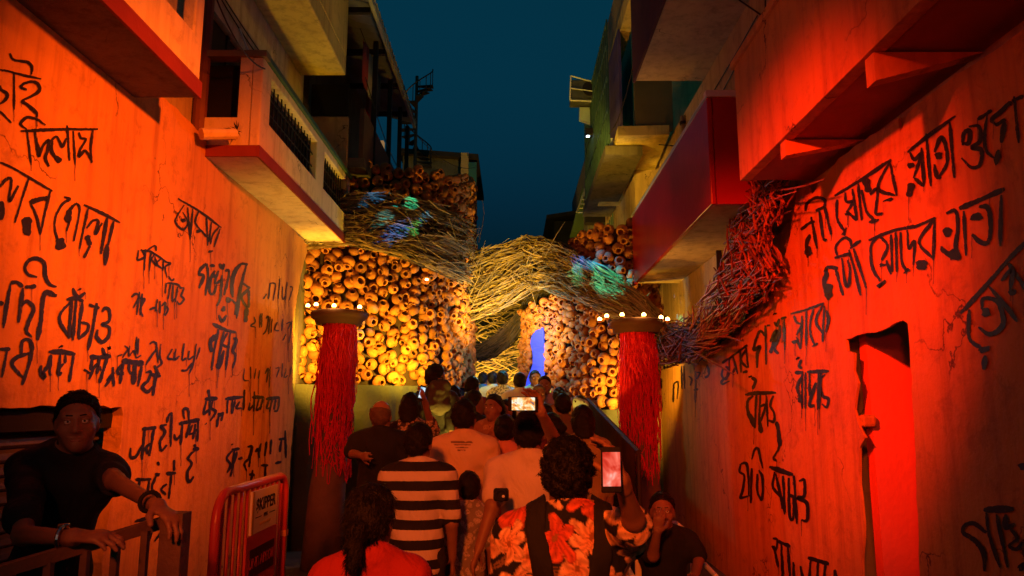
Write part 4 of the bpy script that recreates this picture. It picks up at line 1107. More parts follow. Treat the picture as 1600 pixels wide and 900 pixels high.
('word near the right edge', 1140, 680, 3.478, "24:1380,405 1545,400|16:1395,530 1330,480 1280,490 1270,530 1330,570 1380,640 1385,740|12:1395,420 1410,540 1470,720|12:1450,430 1510,720|18:1500,430 1500,500 1550,480|12:1520,500 1560,560 1520,600 1560,620 1590,580|30:1580,700 1600,730|34:1595,150 1600,190"),
('rising word at the right edge', 1020, 400, 1.8, "8:865,162 940,80 1000,10 1060,-50|7:890,150 890,230 925,260|20:930,255 935,270|9:935,280 930,320|8:915,200 950,220 985,190 970,130 930,120 925,150|14:935,145 938,170|8:945,85 1000,150 1025,185|8:980,70 1010,40 1005,100|14:1010,95 1012,110|8:1000,20 1060,110"),
]}


def brush(strokes, ox, oy, s, X, sgn, rr):
    b = MB()
    layer = [0]

    def ribbon(pts, ws):
        layer[0] += 1
        n = len(pts)
        base = len(b.v)
        for i in range(n):
            t = pts[min(i + 1, n - 1)] - pts[max(i - 1, 0)]
            t = t.normalized() if t.length > 1e-6 else Vector((0, 1, 0))
            nn = Vector((-t.y, t.x, 0)) * ws[i] * .5
            for q in (pts[i] + nn, pts[i] - nn):
                p = PX(q.x, q.y, X - sgn * (0.004 + 0.0004 * (layer[0] % 9)))
                b.v.append(tuple(p))
        for i in range(n - 1):
            a = base + 2 * i
            b.f.append((a, a + 1, a + 3, a + 2))
    for st in strokes.split('|'):
        w, ps = st.split(':')
        w = float(w) / s * 1.6
        pts = [Vector((ox + float(q.split(',')[0]) / s, oy + float(q.split(',')[1]) / s, 0)) for q in ps.split()]
        L = sum((pts[i + 1] - pts[i]).length for i in range(len(pts) - 1))
        n = max(6, int(L / 2.2))
        cur = spline(pts, n)
        ph = rr.uniform(0, 6)
        ws = []
        for i in range(n):
            f = i / (n - 1)
            e = min(1.0, .62 + 2.2 * min(f, 1 - f)) if w < 5 else min(1.0, .5 + 3.5 * min(f, 1 - f))
            ws.append(w * e * (1 + .16 * math.sin(ph + f * 7) + rr.uniform(-.10, .10)))
        cur = [c + Vector((rr.gauss(0, .18), rr.gauss(0, .18), 0)) for c in cur]
        ribbon(cur, ws)
        if w > 2.0 and rr.random() < .34:          # paint that ran down the wall
            c = cur[-1] if cur[-1].y > cur[0].y else cur[rr.randrange(n)]
            ln = rr.uniform(8, 42)
            ribbon([c + Vector((rr.gauss(0, .3), ln * k / 5, 0)) for k in range(6)], [.9, .8, .7, .6, .55, .9])
    return b


rr = random.Random(99)
for side, wall_o, X, sgn in (('L', wall_left, XL, -1), ('R', wall_right, XR, 1)):
    for what, ox, oy, s, st in LETTERS[side]:
        # strokes that belong together make one word, one part each
        sts = st.split('|')
        P = [[(float(q.split(',')[0]) / s, float(q.split(',')[1]) / s) for q in t.split(':')[1].split()] for t in sts]
        P = [[(a[0] + (b[0] - a[0]) * k / 6, a[1] + (b[1] - a[1]) * k / 6) for a, b in zip(p, p[1:]) for k in range(7)] for p in P]
        grp = list(range(len(sts)))
        for m in range(len(sts)):
            for n in range(m):
                if grp[m] != grp[n] and min(math.hypot(a[0] - b[0], a[1] - b[1]) for a in P[m] for b in P[n]) < 13:
                    g0, g1 = grp[m], grp[n]; grp = [g1 if g == g0 else g for g in grp]
        for g in sorted(set(grp)):
            o = brush('|'.join(t for t, k in zip(sts, grp) if k == g), ox, oy, s, X, sgn, rr).build('painted_word', M['paint'], wall_o)
            o['label'] = 'black brush lettering: ' + what
# ================================================================ people
def surface_nets(F, org, h):
    s = F < 0
    nx, ny, nz = F.shape
    c = np.zeros((nx - 1, ny - 1, nz - 1), np.int8)
    for i in (0, 1):
        for j in (0, 1):
            for k in (0, 1):
                c += s[i:nx - 1 + i, j:ny - 1 + j, k:nz - 1 + k]
    act = (c > 0) & (c < 8)
    I, J, K = np.nonzero(act)
    n = len(I)
    if n == 0: return np.zeros((0, 3)), []
    idx = np.full(act.shape, -1, np.int64); idx[I, J, K] = np.arange(n)
    acc = np.zeros((n, 3)); cnt = np.zeros(n)
    for ax in range(3):
        d = [0, 0, 0]; d[ax] = 1
        o = [a for a in range(3) if a != ax]
        for p in (0, 1):
            for q in (0, 1):
                e = [0, 0, 0]; e[o[0]] = p; e[o[1]] = q
                f0 = F[I + e[0], J + e[1], K + e[2]]; f1 = F[I + e[0] + d[0], J + e[1] + d[1], K + e[2] + d[2]]
                m = (f0 < 0) != (f1 < 0)
                t = np.where(m, f0 / np.where(m, f0 - f1, 1), 0)
                for a in range(3):
                    acc[:, a] += np.where(m, e[a] + (t if a == ax else 0), 0)
                cnt += m
    V = acc / cnt[:, None]
    V = (V + np.stack([I, J, K], 1)) * h + org
    Q = []
    for ax in range(3):
        sl0 = [slice(None)] * 3; sl1 = [slice(None)] * 3
        sl0[ax] = slice(0, -1); sl1[ax] = slice(1, None)
        a, b = s[tuple(sl0)], s[tuple(sl1)]
        E = np.stack(np.nonzero(a != b), 1)
        o = [(ax + 1) % 3, (ax + 2) % 3]
        ok = (E[:, o[0]] > 0) & (E[:, o[1]] > 0) & (E[:, o[0]] < F.shape[o[0]] - 1) & (E[:, o[1]] < F.shape[o[1]] - 1)
        E = E[ok]
        if len(E) == 0: continue
        ids = []
        for p, q in ((1, 1), (0, 1), (0, 0), (1, 0)):
            g = E.copy(); g[:, o[0]] -= p; g[:, o[1]] -= q
            ids.append(idx[g[:, 0], g[:, 1], g[:, 2]])
        quad = np.stack(ids, 1)
        inside = a[E[:, 0], E[:, 1], E[:, 2]]
        quad[~inside] = quad[~inside][:, ::-1]
        Q.append(quad)
    Q = np.concatenate(Q)
    return V, Q[(Q >= 0).all(1)]


def cone(a, b, ra, rb, flat=1.0, fd=(0, 1, 0), k=0.02):
    return ('c', np.array(a, float), np.array(b, float), ra, rb, flat, np.array(fd, float), k)


def ball(c, r, R=None, k=0.015):
    r = (r, r, r) if isinstance(r, (int, float)) else r
    return ('e', np.array(c, float), np.array(r, float), R, k)


def field_mesh(prims, h, post=None, grow=0.0, subs=(), zmin=None):
    lo, hi = [], []
    for p in prims:
        if p[0] == 'c':
            m = max(p[3], p[4]) + grow
            lo.append(np.minimum(p[1], p[2]) - m); hi.append(np.maximum(p[1], p[2]) + m)
        else:
            m = p[2].max() + grow; lo.append(p[1] - m); hi.append(p[1] + m)
    lo = np.min(lo, 0) - 3 * h; hi = np.max(hi, 0) + 3 * h
    if zmin is not None: lo[2] = max(lo[2], zmin)
    n = np.ceil((hi - lo) / h).astype(int) + 1
    ax = [lo[i] + h * np.arange(n[i]) for i in range(3)]
    F = np.full(n, 1.0)

    def ev(p, F, sub=False):
        k = p[7] if p[0] == 'c' else p[4]
        if p[0] == 'c':
            m = max(p[3], p[4]) + grow + k + 2 * h
            l = np.minimum(p[1], p[2]) - m; u = np.maximum(p[1], p[2]) + m
        else:
            m = p[2].max() + grow + k + 2 * h; l = p[1] - m; u = p[1] + m
        i0 = np.maximum(np.floor((l - lo) / h).astype(int), 0); i1 = np.minimum(np.ceil((u - lo) / h).astype(int) + 1, n)
        if (i1 <= i0).any(): return
        X = ax[0][i0[0]:i1[0]][:, None, None]; Y = ax[1][i0[1]:i1[1]][None, :, None]; Z = ax[2][i0[2]:i1[2]][None, None, :]
        if p[0] == 'c':
            a, b = p[1], p[2]; ba = b - a; L2 = max((ba * ba).sum(), 1e-9)
            x, y, z = X - a[0], Y - a[1], Z - a[2]
            t = np.clip((x * ba[0] + y * ba[1] + z * ba[2]) / L2, 0, 1)
            x = x - t * ba[0]; y = y - t * ba[1]; z = z - t * ba[2]
            q2 = x * x + y * y + z * z
            r = p[3] + (p[4] - p[3]) * t + grow
            if p[5] != 1.0:
                f = p[6]; qf = x * f[0] + y * f[1] + z * f[2]
                fl = (p[5] * r) ; fl = (fl + grow * (1 - p[5])) / r
                q2 = q2 + qf * qf * (1 / fl ** 2 - 1)
            d = np.sqrt(q2) - r
        else:
            x, y, z = X - p[1][0], Y - p[1][1], Z - p[1][2]
            if p[3] is not None:
                R = p[3]; x, y, z = (x * R[0, 0] + y * R[1, 0] + z * R[2, 0], x * R[0, 1] + y * R[1, 1] + z * R[2, 1], x * R[0, 2] + y * R[1, 2] + z * R[2, 2])
            rr_ = p[2] + grow
            d = (np.sqrt((x / rr_[0]) ** 2 + (y / rr_[1]) ** 2 + (z / rr_[2]) ** 2) - 1) * rr_.min()
        sl = (slice(i0[0], i1[0]), slice(i0[1], i1[1]), slice(i0[2], i1[2]))
        A = F[sl]
        if sub:
            d = -d
            hh = np.maximum(k - np.abs(A - d), 0) / k
            F[sl] = np.maximum(A, d) + hh * hh * k * .25
        else:
            hh = np.maximum(k - np.abs(A - d), 0) / k
            F[sl] = np.minimum(A, d) - hh * hh * k * .25
    for p in prims: ev(p, F)
    for p in subs: ev(p, F, True)
    if post is not None:
        F = post(F, ax[0][:, None, None], ax[1][None, :, None], ax[2][None, None, :])
    return surface_nets(F, lo, h)


def to_mesh(name, V, Q):
    me = bpy.data.meshes.new(name)
    nq = len(Q)
    me.vertices.add(len(V)); me.vertices.foreach_set('co', np.asarray(V, np.float32).ravel())
    me.loops.add(nq * 4); me.loops.foreach_set('vertex_index', np.asarray(Q, np.int32).ravel())
    me.polygons.add(nq); me.polygons.foreach_set('loop_start', np.arange(0, nq * 4, 4, dtype=np.int32))
    me.polygons.foreach_set('use_smooth', np.ones(nq, bool))
    me.update(calc_edges=True); me.validate()
    return me


def rot(yaw=0.0, pitch=0.0, roll=0.0):
    return np.array((Matrix.Rotation(yaw, 3, 'Z') @ Matrix.Rotation(pitch, 3, 'X') @ Matrix.Rotation(roll, 3, 'Y')))


def wob(X, Y, Z, s, a):
    return a * (np.sin(X * s + 1.3 * np.sin(Z * s * .7)) * np.sin(Y * s * 1.1 + .5) + .6 * np.sin(Z * s * 1.3 + X * s * .9) + .4 * np.sin(Z * s * 2.3 - Y * s * 1.7))


def cloth_mat(name, c1, c2=None, rough=.85):
    m = mat(name, c1, c2 or tuple(x * .8 for x in c1), 6, rough, 120, 0, .004)
    nt, N, L, b = nodes(m); co = coords(nt)
    b1 = N.new('ShaderNodeBump'); b1.inputs['Strength'].default_value = .55; b1.inputs['Distance'].default_value = .03
    L.new(noise(nt, mapping(nt, co, (1.0, 1.0, .55)), 11, 3, .5, 1.2), b1.inputs['Height'])
    b2 = N.new('ShaderNodeBump'); b2.inputs['Strength'].default_value = .25; b2.inputs['Distance'].default_value = .003
    L.new(noise(nt, co, 220, 2), b2.inputs['Height']); L.new(b1.outputs[0], b2.inputs['Normal']); L.new(b2.outputs[0], b.inputs['Normal'])
    return m


M['skin'] = mat('brown_skin', (0.25, 0.12, 0.07), (0.19, 0.085, 0.05), 8, 0.5, 120, .3, .003, spec=.35)
M['hair'] = mat('black_hair', (0.0035, 0.003, 0.003), (0.007, 0.005, 0.005), 30, 0.5, 160, .6, .01, spec=.22)
M['grey_hair'] = mat('grey_hair', (0.16, 0.15, 0.14), (0.10, 0.09, 0.09), 30, 0.55, 140, .5, .01)
M['stubble'] = mat('shaven_hair', (0.10, 0.055, 0.04), (0.06, 0.035, 0.03), 60, 0.6, 140, .3, .004)
M['eye'] = mat('eye_white', (0.75, 0.70, 0.66), None, 3, .25, bstr=0, spec=.6)
M['iris'] = mat('dark_iris', (0.012, 0.008, 0.006), None, 3, .15, bstr=0, spec=.6)
M['lips'] = mat('lips', (0.26, 0.085, 0.06), None, 3, .42, bstr=0)
M['black'] = cloth_mat('black_cloth', (0.012, 0.012, 0.014))
M['jeans'] = cloth_mat('dark_denim', (0.035, 0.045, 0.07))
M['trouser'] = cloth_mat('dark_trouser', (0.03, 0.028, 0.026))
M['shoe'] = mat('dark_leather', (0.02, 0.016, 0.014), None, 4, .45)
M['metal'] = mat('steel', (0.6, 0.58, 0.55), None, 4, .25, bstr=0, metal=1.0)


def hand_prims(w, u, n, s, curl=.35, thumb=.5, sc=1.0, spread=.07):
    """palm, four unequal fingers with two bends, and a thumb off the side of the palm; u along, n out of the palm, s to the thumb side"""
    w, u, n, s = [np.array(q, float) for q in (w, u, n, s)]
    u /= np.linalg.norm(u); n = n - u * n.dot(u); n /= np.linalg.norm(n)
    s2 = np.cross(u, n); s = s2 if s2.dot(s) > 0 else -s2
    P = [cone(w + u * .015 * sc, w + u * .075 * sc, .028 * sc, .040 * sc, .42, n, .012)]
    for i, (ln, off) in enumerate(((.072, .030), (.080, .010), (.075, -.010), (.058, -.028))):
        b = w + u * (.088 - .004 * abs(i - 1)) * sc + s * off * sc
        d = u + s * (off * spread / .03); d /= np.linalg.norm(d)
        r = (.0085, .009, .0088, .0075)[i] * sc
        p = b - d * .012
        for k, f in enumerate((.45, .32, .23)):
            a = curl * (.6 + .5 * k)
            d = d * math.cos(a) + n * math.sin(a); d /= np.linalg.norm(d)
            q = p + d * ln * f * sc * 1.15
            P.append(cone(p, q, r * (1 - .06 * k), r * (.95 - .08 * k), k=.006)); p = q
    p = w + u * .022 * sc + s * .026 * sc
    d = u * .62 + s * .75 + n * (.25 + thumb * .5); d /= np.linalg.norm(d)
    q = p + d * .040 * sc; P.append(cone(p, q, .014 * sc, .0115 * sc, k=.012))
    d = d * .75 + u * .55 + n * thumb * .4 - s * .15; d /= np.linalg.norm(d)
    q2 = q + d * .034 * sc; P.append(cone(q, q2, .011 * sc, .0095 * sc, k=.006))
    return P


def person(label, px, top_py, Y, yaw=0.0, vox=.014, w=1.0, girl=False, shirt=None, sleeve=.55, hem=.86, lower=None, skirt_=False, hair='short', hairmat=None,
           head_yaw=0.0, head_pitch=0.0, head_roll=0.0, lean=0.0, tilt=0.0, armL=None, armR=None, face=False, loose=.016, seat=False, H=None, base=None, collar=False, hs=1.05, paint=None, svox=None, strands=0,
           handL=None, handR=None, straps=None, long_sleeve=None, z_ground=None, group=None, bag=None, limb=1.0):
    """a body is one mesh (skin); shirt, trousers, hair, shoes and eyes are its parts. Arms: (elbow, wrist) world points."""
    topw = PY(px, top_py, Y)
    gz = ground_z(Y) if z_ground is None else z_ground
    H = H or (topw.z - gz)
    sc = H / 1.70
    root_loc = Vector((topw.x, Y, topw.z - 1.70 * sc))
    Mw = Matrix.Translation(root_loc) @ Matrix.Rotation(yaw, 4, 'Z') @ Matrix.Scale(sc, 4)
    Mi = Mw.inverted()
    loc = lambda p: np.array(Mi @ Vector(p))
    h = vox / sc
    # ---- joints, with the spine bent about the hips
    Rb = rot(0, -lean, tilt)
    piv = np.array((0, 0, .95))
    up = lambda p: Rb @ (np.array(p, float) - piv) + piv
    # keep the head under the mark it was placed by
    topc = up((0, .0, 1.70)); shift = np.array((-topc[0], -topc[1], 1.70 - topc[2]))
    up0 = up
    up = lambda p: up0(p) + shift
    f3 = Rb @ np.array((0, 1.0, 0)); x3 = Rb @ np.array((1.0, 0, 0))
    sw = .165 * w if not girl else .148 * w
    tor = [cone(up((0, 0, .90)), up((0, 0, .99)), .150 * w, .135 * w, .74, f3, .05),
           cone(up((0, 0, 1.0)), up((0, .005, 1.27)), .130 * w, .152 * w * (0.93 if girl else 1), .70, f3, .06),
           cone(up((-.11 * w, -.005, 1.33)), up((.11 * w, -.005, 1.33)), .080, .080, 1.0, f3, .05),
           cone(up((-sw + .02, -.012, 1.395)), up((0, -.018, 1.45)), .050, .060, 1.0, f3, .04), cone(up((sw - .02, -.012, 1.395)), up((0, -.018, 1.45)), .050, .060, 1.0, f3, .04)]
    if girl:
        tor += [ball(up((-.07, .085, 1.26)), .062, k=.04), ball(up((.07, .085, 1.26)), .062, k=.04)]
    S_ = {-1: up((-sw - .012, -.005, 1.375)), 1: up((sw + .012, -.005, 1.375))}
    E_, W_ = {}, {}
    for sd, arm in ((-1, armL), (1, armR)):
        if arm is None:
            E_[sd] = up((sd * (sw + .055), -.03, 1.10)); W_[sd] = up((sd * (sw + .06), .05, .87))
        elif arm == 'front':
            E_[sd] = up((sd * (sw + .045), .02, 1.12)); W_[sd] = up((sd * .07, .22, 1.12))
        else:
            E_[sd], W_[sd] = loc(arm[0]), loc(arm[1])
    uarm = {sd: cone(S_[sd], E_[sd], .052 * limb * (0.9 if girl else 1), .040 * limb, k=.03) for sd in (-1, 1)}
    sho = [ball(S_[sd], .056 * (0.9 if girl else 1), k=.03) for sd in (-1, 1)]
    farm = {sd: cone(E_[sd], W_[sd], .040 * limb * (.9 if girl else 1), .026 * limb, k=.02) for sd in (-1, 1)}
    hands = []; fine = []
    for sd, hd in ((-1, handL), (1, handR)):
        u = W_[sd] - E_[sd]; u = u / np.linalg.norm(u)
        if hd is None:
            n = np.array((-sd * 1.0, 0, 0)); s = np.array((0, 1.0, 0))
            hp = hand_prims(W_[sd], u, n, s, .3)
            hands += hp
        else:
            Rw = np.array(Mi.to_3x3()); Rw = Rw / np.cbrt(abs(np.linalg.det(Rw)))
            hp = hand_prims(W_[sd], Rw @ np.array(hd['u']), Rw @ np.array(hd['n']), Rw @ np.array(hd['s']), hd.get('curl', .35), hd.get('thumb', .5), 1.0, hd.get('spread', .07))
            hp.append(cone(W_[sd] - u * .03, W_[sd] + (hp[0][1] - W_[sd]) * .6, .027, .028, k=.015))
            if hd.get('fine', True): fine.append((W_[sd], hp))
            else: hands += hp
    # ---- legs
    if seat:
        K_ = {sd: np.array((sd * .12, .40, .92)) for sd in (-1, 1)}; A_ = {sd: np.array((sd * .12, .38, .50)) for sd in (-1, 1)}
    else:
        K_ = {sd: np.array((sd * .095, .015, .49)) for sd in (-1, 1)}; A_ = {sd: np.array((sd * .10, -.02, .085)) for sd in (-1, 1)}
    hipz = .91
    hipc = up((0, 0, .92)) - np.array((0, 0, .92))
    Hp = {sd: np.array((sd * .085 * w + hipc[0], hipc[1], hipz + hipc[2])) for sd in (-1, 1)}
    if not seat:
        pass
    leg = []
    for sd in (-1, 1):
        leg += [cone(Hp[sd], K_[sd], .088 * w, .056, k=.03), cone(K_[sd], A_[sd], .056, .038, k=.02)]
    feet = [cone(A_[sd] + np.array((0, -.03, -.045)), A_[sd] + np.array((sd * .012, .14, -.055)), .036, .030, k=.02) for sd in (-1, 1)]
    # ---- head
    hc = up((0, .012, 1.58)); Rh = Rb @ rot(head_yaw, head_pitch, head_roll)
    hp_ = lambda p: hc + Rh @ (np.array(p, float) * hs)
    e = lambda p, r, k=.015: ball(hp_(p), tuple(np.array(r) * hs), Rh, k)
    head = [e((0, -.012, .022), (.074, .092, .097), .03), e((0, .022, -.04), (.061, .072, .078), .03),
            cone(hp_((0, .066, -.092)), hp_((0, .06, -.085)), .027 * hs, .033 * hs, k=.028),
            e((-.076, -.008, -.012), (.009, .019, .032), .008), e((.076, -.008, -.012), (.009, .019, .032), .008)]
    if face:
        head += [cone(hp_((0, .086, .012)), hp_((0, .103, -.028)), .009 * hs, .014 * hs, k=.012), cone(hp_((-.013, .092, -.032)), hp_((.013, .092, -.032)), .010 * hs, .010 * hs, k=.008),
                 cone(hp_((-.042, .066, .030)), hp_((.042, .066, .030)), .015 * hs, .015 * hs, k=.02),
                 e((-.042, .055, -.03), (.024, .022, .024), .02), e((.042, .055, -.03), (.024, .022, .024), .02),
                 cone(hp_((-.02, .084, -.060)), hp_((.02, .084, -.060)), .009 * hs, .009 * hs, k=.01)]
        lids = []
        for sd in (-1, 1):
            lids += [e((sd * .031, .0770, .0162), (.0165, .0125, .0085), .003), e((sd * .031, .0762, -.0015), (.0155, .012, .0052), .003)]
    neck = [cone(up((0, -.015, 1.40)), hp_((0, -.02, -.06)), .054 if not girl else .046, .052 if not girl else .044, k=.03)]
    subs = []
    if face:
        subs = [e((-.031, .092, .008), (.017, .014, .011), .008), e((.031, .092, .008), (.017, .014, .011), .008), e((0, .098, -.0655), (.022, .012, .0022), .003)]
    # ---- skin: one continuous surface
    prims = tor + sho + list(uarm.values()) + list(farm.values()) + leg + feet + neck + head + hands
    zcut = None
    V, Q = field_mesh(prims, h, subs=subs)
    Vs, Qs = [V], [Q]
    for wr, hp in fine:
        V2, Q2 = field_mesh(hp, .0052 / sc)
        Qs.append(Q2 + sum(len(v) for v in Vs)); Vs.append(V2)
    if face and vox < .0125:      # finer head over the same surface
        V2, Q2 = field_mesh(head + neck[:1], .0052 / sc, subs=subs)
        Qs.append(Q2 + sum(len(v) for v in Vs)); Vs.append(V2)
    V = np.concatenate(Vs); Q = np.concatenate(Qs)
    root = link_mesh('person', to_mesh('person', V, Q), M['skin'])
    root.matrix_world = Mw
    tag(root, label, 'person', group)
    # ---- shirt
    if shirt is not None:
        sl = []
        for sd in (-1, 1):
            s_ = sleeve
            if s_ <= 1:
                q = S_[sd] + (E_[sd] - S_[sd]) * s_
                sl += [cone(S_[sd], q, .056 * limb * (.9 if girl else 1), .052 * limb, k=.03)]
            else:
                q = E_[sd] + (W_[sd] - E_[sd]) * (s_ - 1)
                sl += [cone(S_[sd], E_[sd], .054 * (.9 if girl else 1), .046, k=.03), cone(E_[sd], q, .044, .034, k=.02)]
        hemp = [cone(up((0, 0, hem)), up((0, 0, .97)), .155 * w, .142 * w, .76, f3, .05)]
        nk = up((0, .0, 1.487)); nd = Rb @ np.array((0, .34 if not girl else .6, 1.0)); nd = nd / np.linalg.norm(nd)
        bh = up((0, 0, hem)); bd = Rb @ np.array((0, 0, 1.0))

        def post(F, X, Yy, Z):
            F = F + wob(X, Yy, Z, 24, .0042) + wob(X + .3, Yy, Z * .5, 50, .0022)
            F = np.maximum(F, (X - nk[0]) * nd[0] + (Yy - nk[1]) * nd[1] + (Z - nk[2]) * nd[2])
            F = np.maximum(F, -((X - bh[0]) * bd[0] + (Yy - bh[1]) * bd[1] + (Z - bh[2]) * bd[2]))
            return F
        Vc, Qc = field_mesh(tor + sho + sl + hemp, (svox / sc) if svox else h, post, loose)
        sme = to_mesh('shirt', Vc, Qc)
        if paint is not None:
            at_ = sme.color_attributes.new('print', 'FLOAT_COLOR', 'POINT')
            cc = np.ones((len(Vc), 4), np.float32); cc[:, :3] = paint(Vc); at_.data.foreach_set('color', cc.ravel())
        so = link_mesh('shirt', sme, shirt, root)
        if collar:
            cb = up((0, -.012, 1.452)); ct = up((0, -.006, 1.492))
            def pc(F, X, Yy, Z):
                q = nk + np.array((0, 0, .03))
                return np.maximum(F, -(((X - cb[0]) * bd[0] + (Yy - cb[1]) * bd[1] + (Z - cb[2]) * bd[2])) - .012)
            Vc, Qc = field_mesh([cone(cb, ct, .068, .062, k=.01)], min(h, .01), pc)
            link_mesh('collar', to_mesh('collar', Vc, Qc), collar if not isinstance(collar, bool) else shirt, root)
        if straps:
            def ps(F, X, Yy, Z):
                F = F + wob(X, Yy, Z, 26, .002)
                # local body frame
                xx = (X - bh[0]) * x3[0] + (Yy - bh[1]) * x3[1] + (Z - bh[2]) * x3[2]
                zz = (X - bh[0]) * bd[0] + (Yy - bh[1]) * bd[1] + (Z - bh[2]) * bd[2] + hem
                c = .045 + (.115 - .045) * np.clip((zz - 1.0) / .4, 0, 1)
                s = np.abs(np.abs(xx) - c) - .036
                F = np.maximum(F, s); F = np.maximum(F, -(zz - 1.06))
                return F
            Vc, Qc = field_mesh(tor + sho, h, ps, loose + .009)
            link_mesh('backpack_straps', to_mesh('backpack_straps', Vc, Qc), M['black'], root)
    # ---- legs clothing
    lm = lower or M['trouser']
    pel = [cone(up((0, 0, .88)), up((0, 0, .99)), .152 * w, .138 * w, .76, f3, .05)]
    if skirt_:
        pel += [cone((Hp[1] + Hp[-1]) / 2, np.array((0, 0, .20)), .15, .22, .8, (0, 1, 0), .05)]
    Vc, Qc = field_mesh(pel + (leg if not skirt_ else leg[:1] + leg[2:3]), max(h, .014), lambda F, X, Yy, Z: F + wob(X, Yy, Z, 24, .003), .012)
    link_mesh('trousers' if not skirt_ else 'skirt', to_mesh('trousers', Vc, Qc), lm, root)
    Vc, Qc = field_mesh(feet, max(h, .014), None, .008)
    link_mesh('shoes', to_mesh('shoes', Vc, Qc), M['shoe'], root)
    # ---- hair
    hm = hairmat or M['hair']
    if hair:
        amp, gro = (.0030, .0) if hair != 'curly' else (.0050, .001)
        hpr = [e((0, -.016, .032), (.084 + gro, .100 + gro, .101 + gro), .02), e((0, -.05, -.01), (.070 + gro, .058 + gro, .075), .03)]
        ext = []
        if hair == 'bun': ext = [e((0, -.125, .0), (.052, .045, .05), .02)]
        if hair == 'pony': ext = [e((0, -.118, -.03), (.042, .035, .04), .02), cone(hp_((0, -.135, -.04)), hp_((0.01, -.15, -.34)), .034, .016, .8, f3, .02)]
        if hair == 'long': ext = [cone(hp_((0, -.07, -.02)), hp_((0, -.115, -.34)), .085, .070, .62, Rh @ np.array((0, 1.0, 0)), .03), cone(hp_((-.06, -.03, 0)), hp_((-.075, -.05, -.2)), .032, .03, k=.03), cone(hp_((.06, -.03, 0)), hp_((.075, -.05, -.2)), .032, .03, k=.03)]
        R_ = Rh

        def ph(F, X, Yy, Z):
            x = ((X - hc[0]) * R_[0, 0] + (Yy - hc[1]) * R_[1, 0] + (Z - hc[2]) * R_[2, 0]) / hs
            y = ((X - hc[0]) * R_[0, 1] + (Yy - hc[1]) * R_[1, 1] + (Z - hc[2]) * R_[2, 1]) / hs
            z = ((X - hc[0]) * R_[0, 2] + (Yy - hc[1]) * R_[1, 2] + (Z - hc[2]) * R_[2, 2]) / hs
            s = 75 if hair != 'curly' else 95
            F = F + wob(X, Yy, Z, s, amp) + wob(Z + .1, X, Yy, s * 1.9, amp * .6)
            cut = np.maximum((y - .040) * .74 - (z - .060) * .67, y - .080 - .2 * (z - .06))
            if hair == 'bald': cut = np.maximum(z - .045 + .25 * y, y + .0)
            if hair in ('short', 'curly', 'bald'): cut = np.maximum(cut, -.085 - z)
            # sideburn, then clear of the ears
            cut = np.where((np.abs(x) > .066) & (z < -.0) & (y > -.045) & (z > -.2) & (hair in ('short', 'curly', 'bun')), np.maximum(cut, .002), cut)
            return np.maximum(F, cut)
        Vc, Qc = field_mesh(hpr + ext, min(h, .0095), ph)
        ho = link_mesh('hair', to_mesh('hair', Vc, Qc), hm, root)
        if strands:
            rs = random.Random(px); me = ho.data; st = MB(); np_ = len(me.polygons)
            for i in range(strands):
                pl = me.polygons[rs.randrange(np_)]
                c0 = pl.center.copy(); nn = pl.normal.copy()
                rel = Vector(Rh.T @ (np.array(c0) - hc))
                if rel.y > .03 and rel.z < .08: continue
                dn = Vector(Rh @ np.array((rel.x * 1.2, rel.y * .6 - .02, -.09 if hair != 'curly' else rs.uniform(-.09, .09))))
                t = dn - nn * dn.dot(nn)
                if t.length < 1e-5: continue
                t.normalize(); sidev = nn.cross(t) * rs.gauss(0, .45 if hair in ('short', 'curly') else .15)
                t = (t + sidev).normalized(); ln = rs.uniform(.010, .022) * (2.2 if hair in ('long', 'pony') else 1)
                lf = {'curly': rs.uniform(.3, .9), 'pony': rs.uniform(.0, .10), 'long': rs.uniform(0, .12)}.get(hair, rs.uniform(.05, .4))
                p0 = c0 - nn * .002; p1 = c0 + t * ln * .5 + nn * ln * lf * .35; p2 = c0 + t * ln + nn * ln * lf * (.30 if hair != 'curly' else .15)
                st.tube([p0, p1, p2], [.0016, .0013, .0003], 3, False)
            so_ = st.build('hair_strands', hm, ho); so_['kind'] = 'stuff'
    if face:
        Vc, Qc = field_mesh(lids, .0026)
        link_mesh('eyelids', to_mesh('eyelids', Vc, Qc), M['skin'], root)
        for sd in (-1, 1):
            Vc, Qc = field_mesh([e((sd * .031, .0765, .008), (.0125, .0125, .0125))], .003)
            eo = link_mesh('eye', to_mesh('eye', Vc, Qc), M['eye'], root)
            Vc, Qc = field_mesh([e((sd * .0305, .0862, .008), (.0055, .0038, .0055))], .0015)
            link_mesh('iris', to_mesh('iris', Vc, Qc), M['iris'], eo)
            Vc, Qc = field_mesh([cone(hp_((sd * .014, .0865, .0315)), hp_((sd * .034, .0820, .0335)), .0030, .0034, k=.003), cone(hp_((sd * .034, .0820, .0335)), hp_((sd * .050, .070, .0275)), .0032, .0018, k=.003)], .0022)
            link_mesh('eyebrow', to_mesh('eyebrow', Vc, Qc), M['hair'], root)
        Vc, Qc = field_mesh([cone(hp_((-.019, .0885, -.062)), hp_((.019, .0885, -.062)), .0052, .0052, k=.004), cone(hp_((-.013, .0895, -.0705)), hp_((.013, .0895, -.0705)), .0062, .0062, k=.004)], .0024, subs=[e((0, .1, -.0655), (.024, .018, .0012), .002)])
        link_mesh('lips', to_mesh('lips', Vc, Qc), M['lips'], root)
    return root, Mw, hp_, up, loc


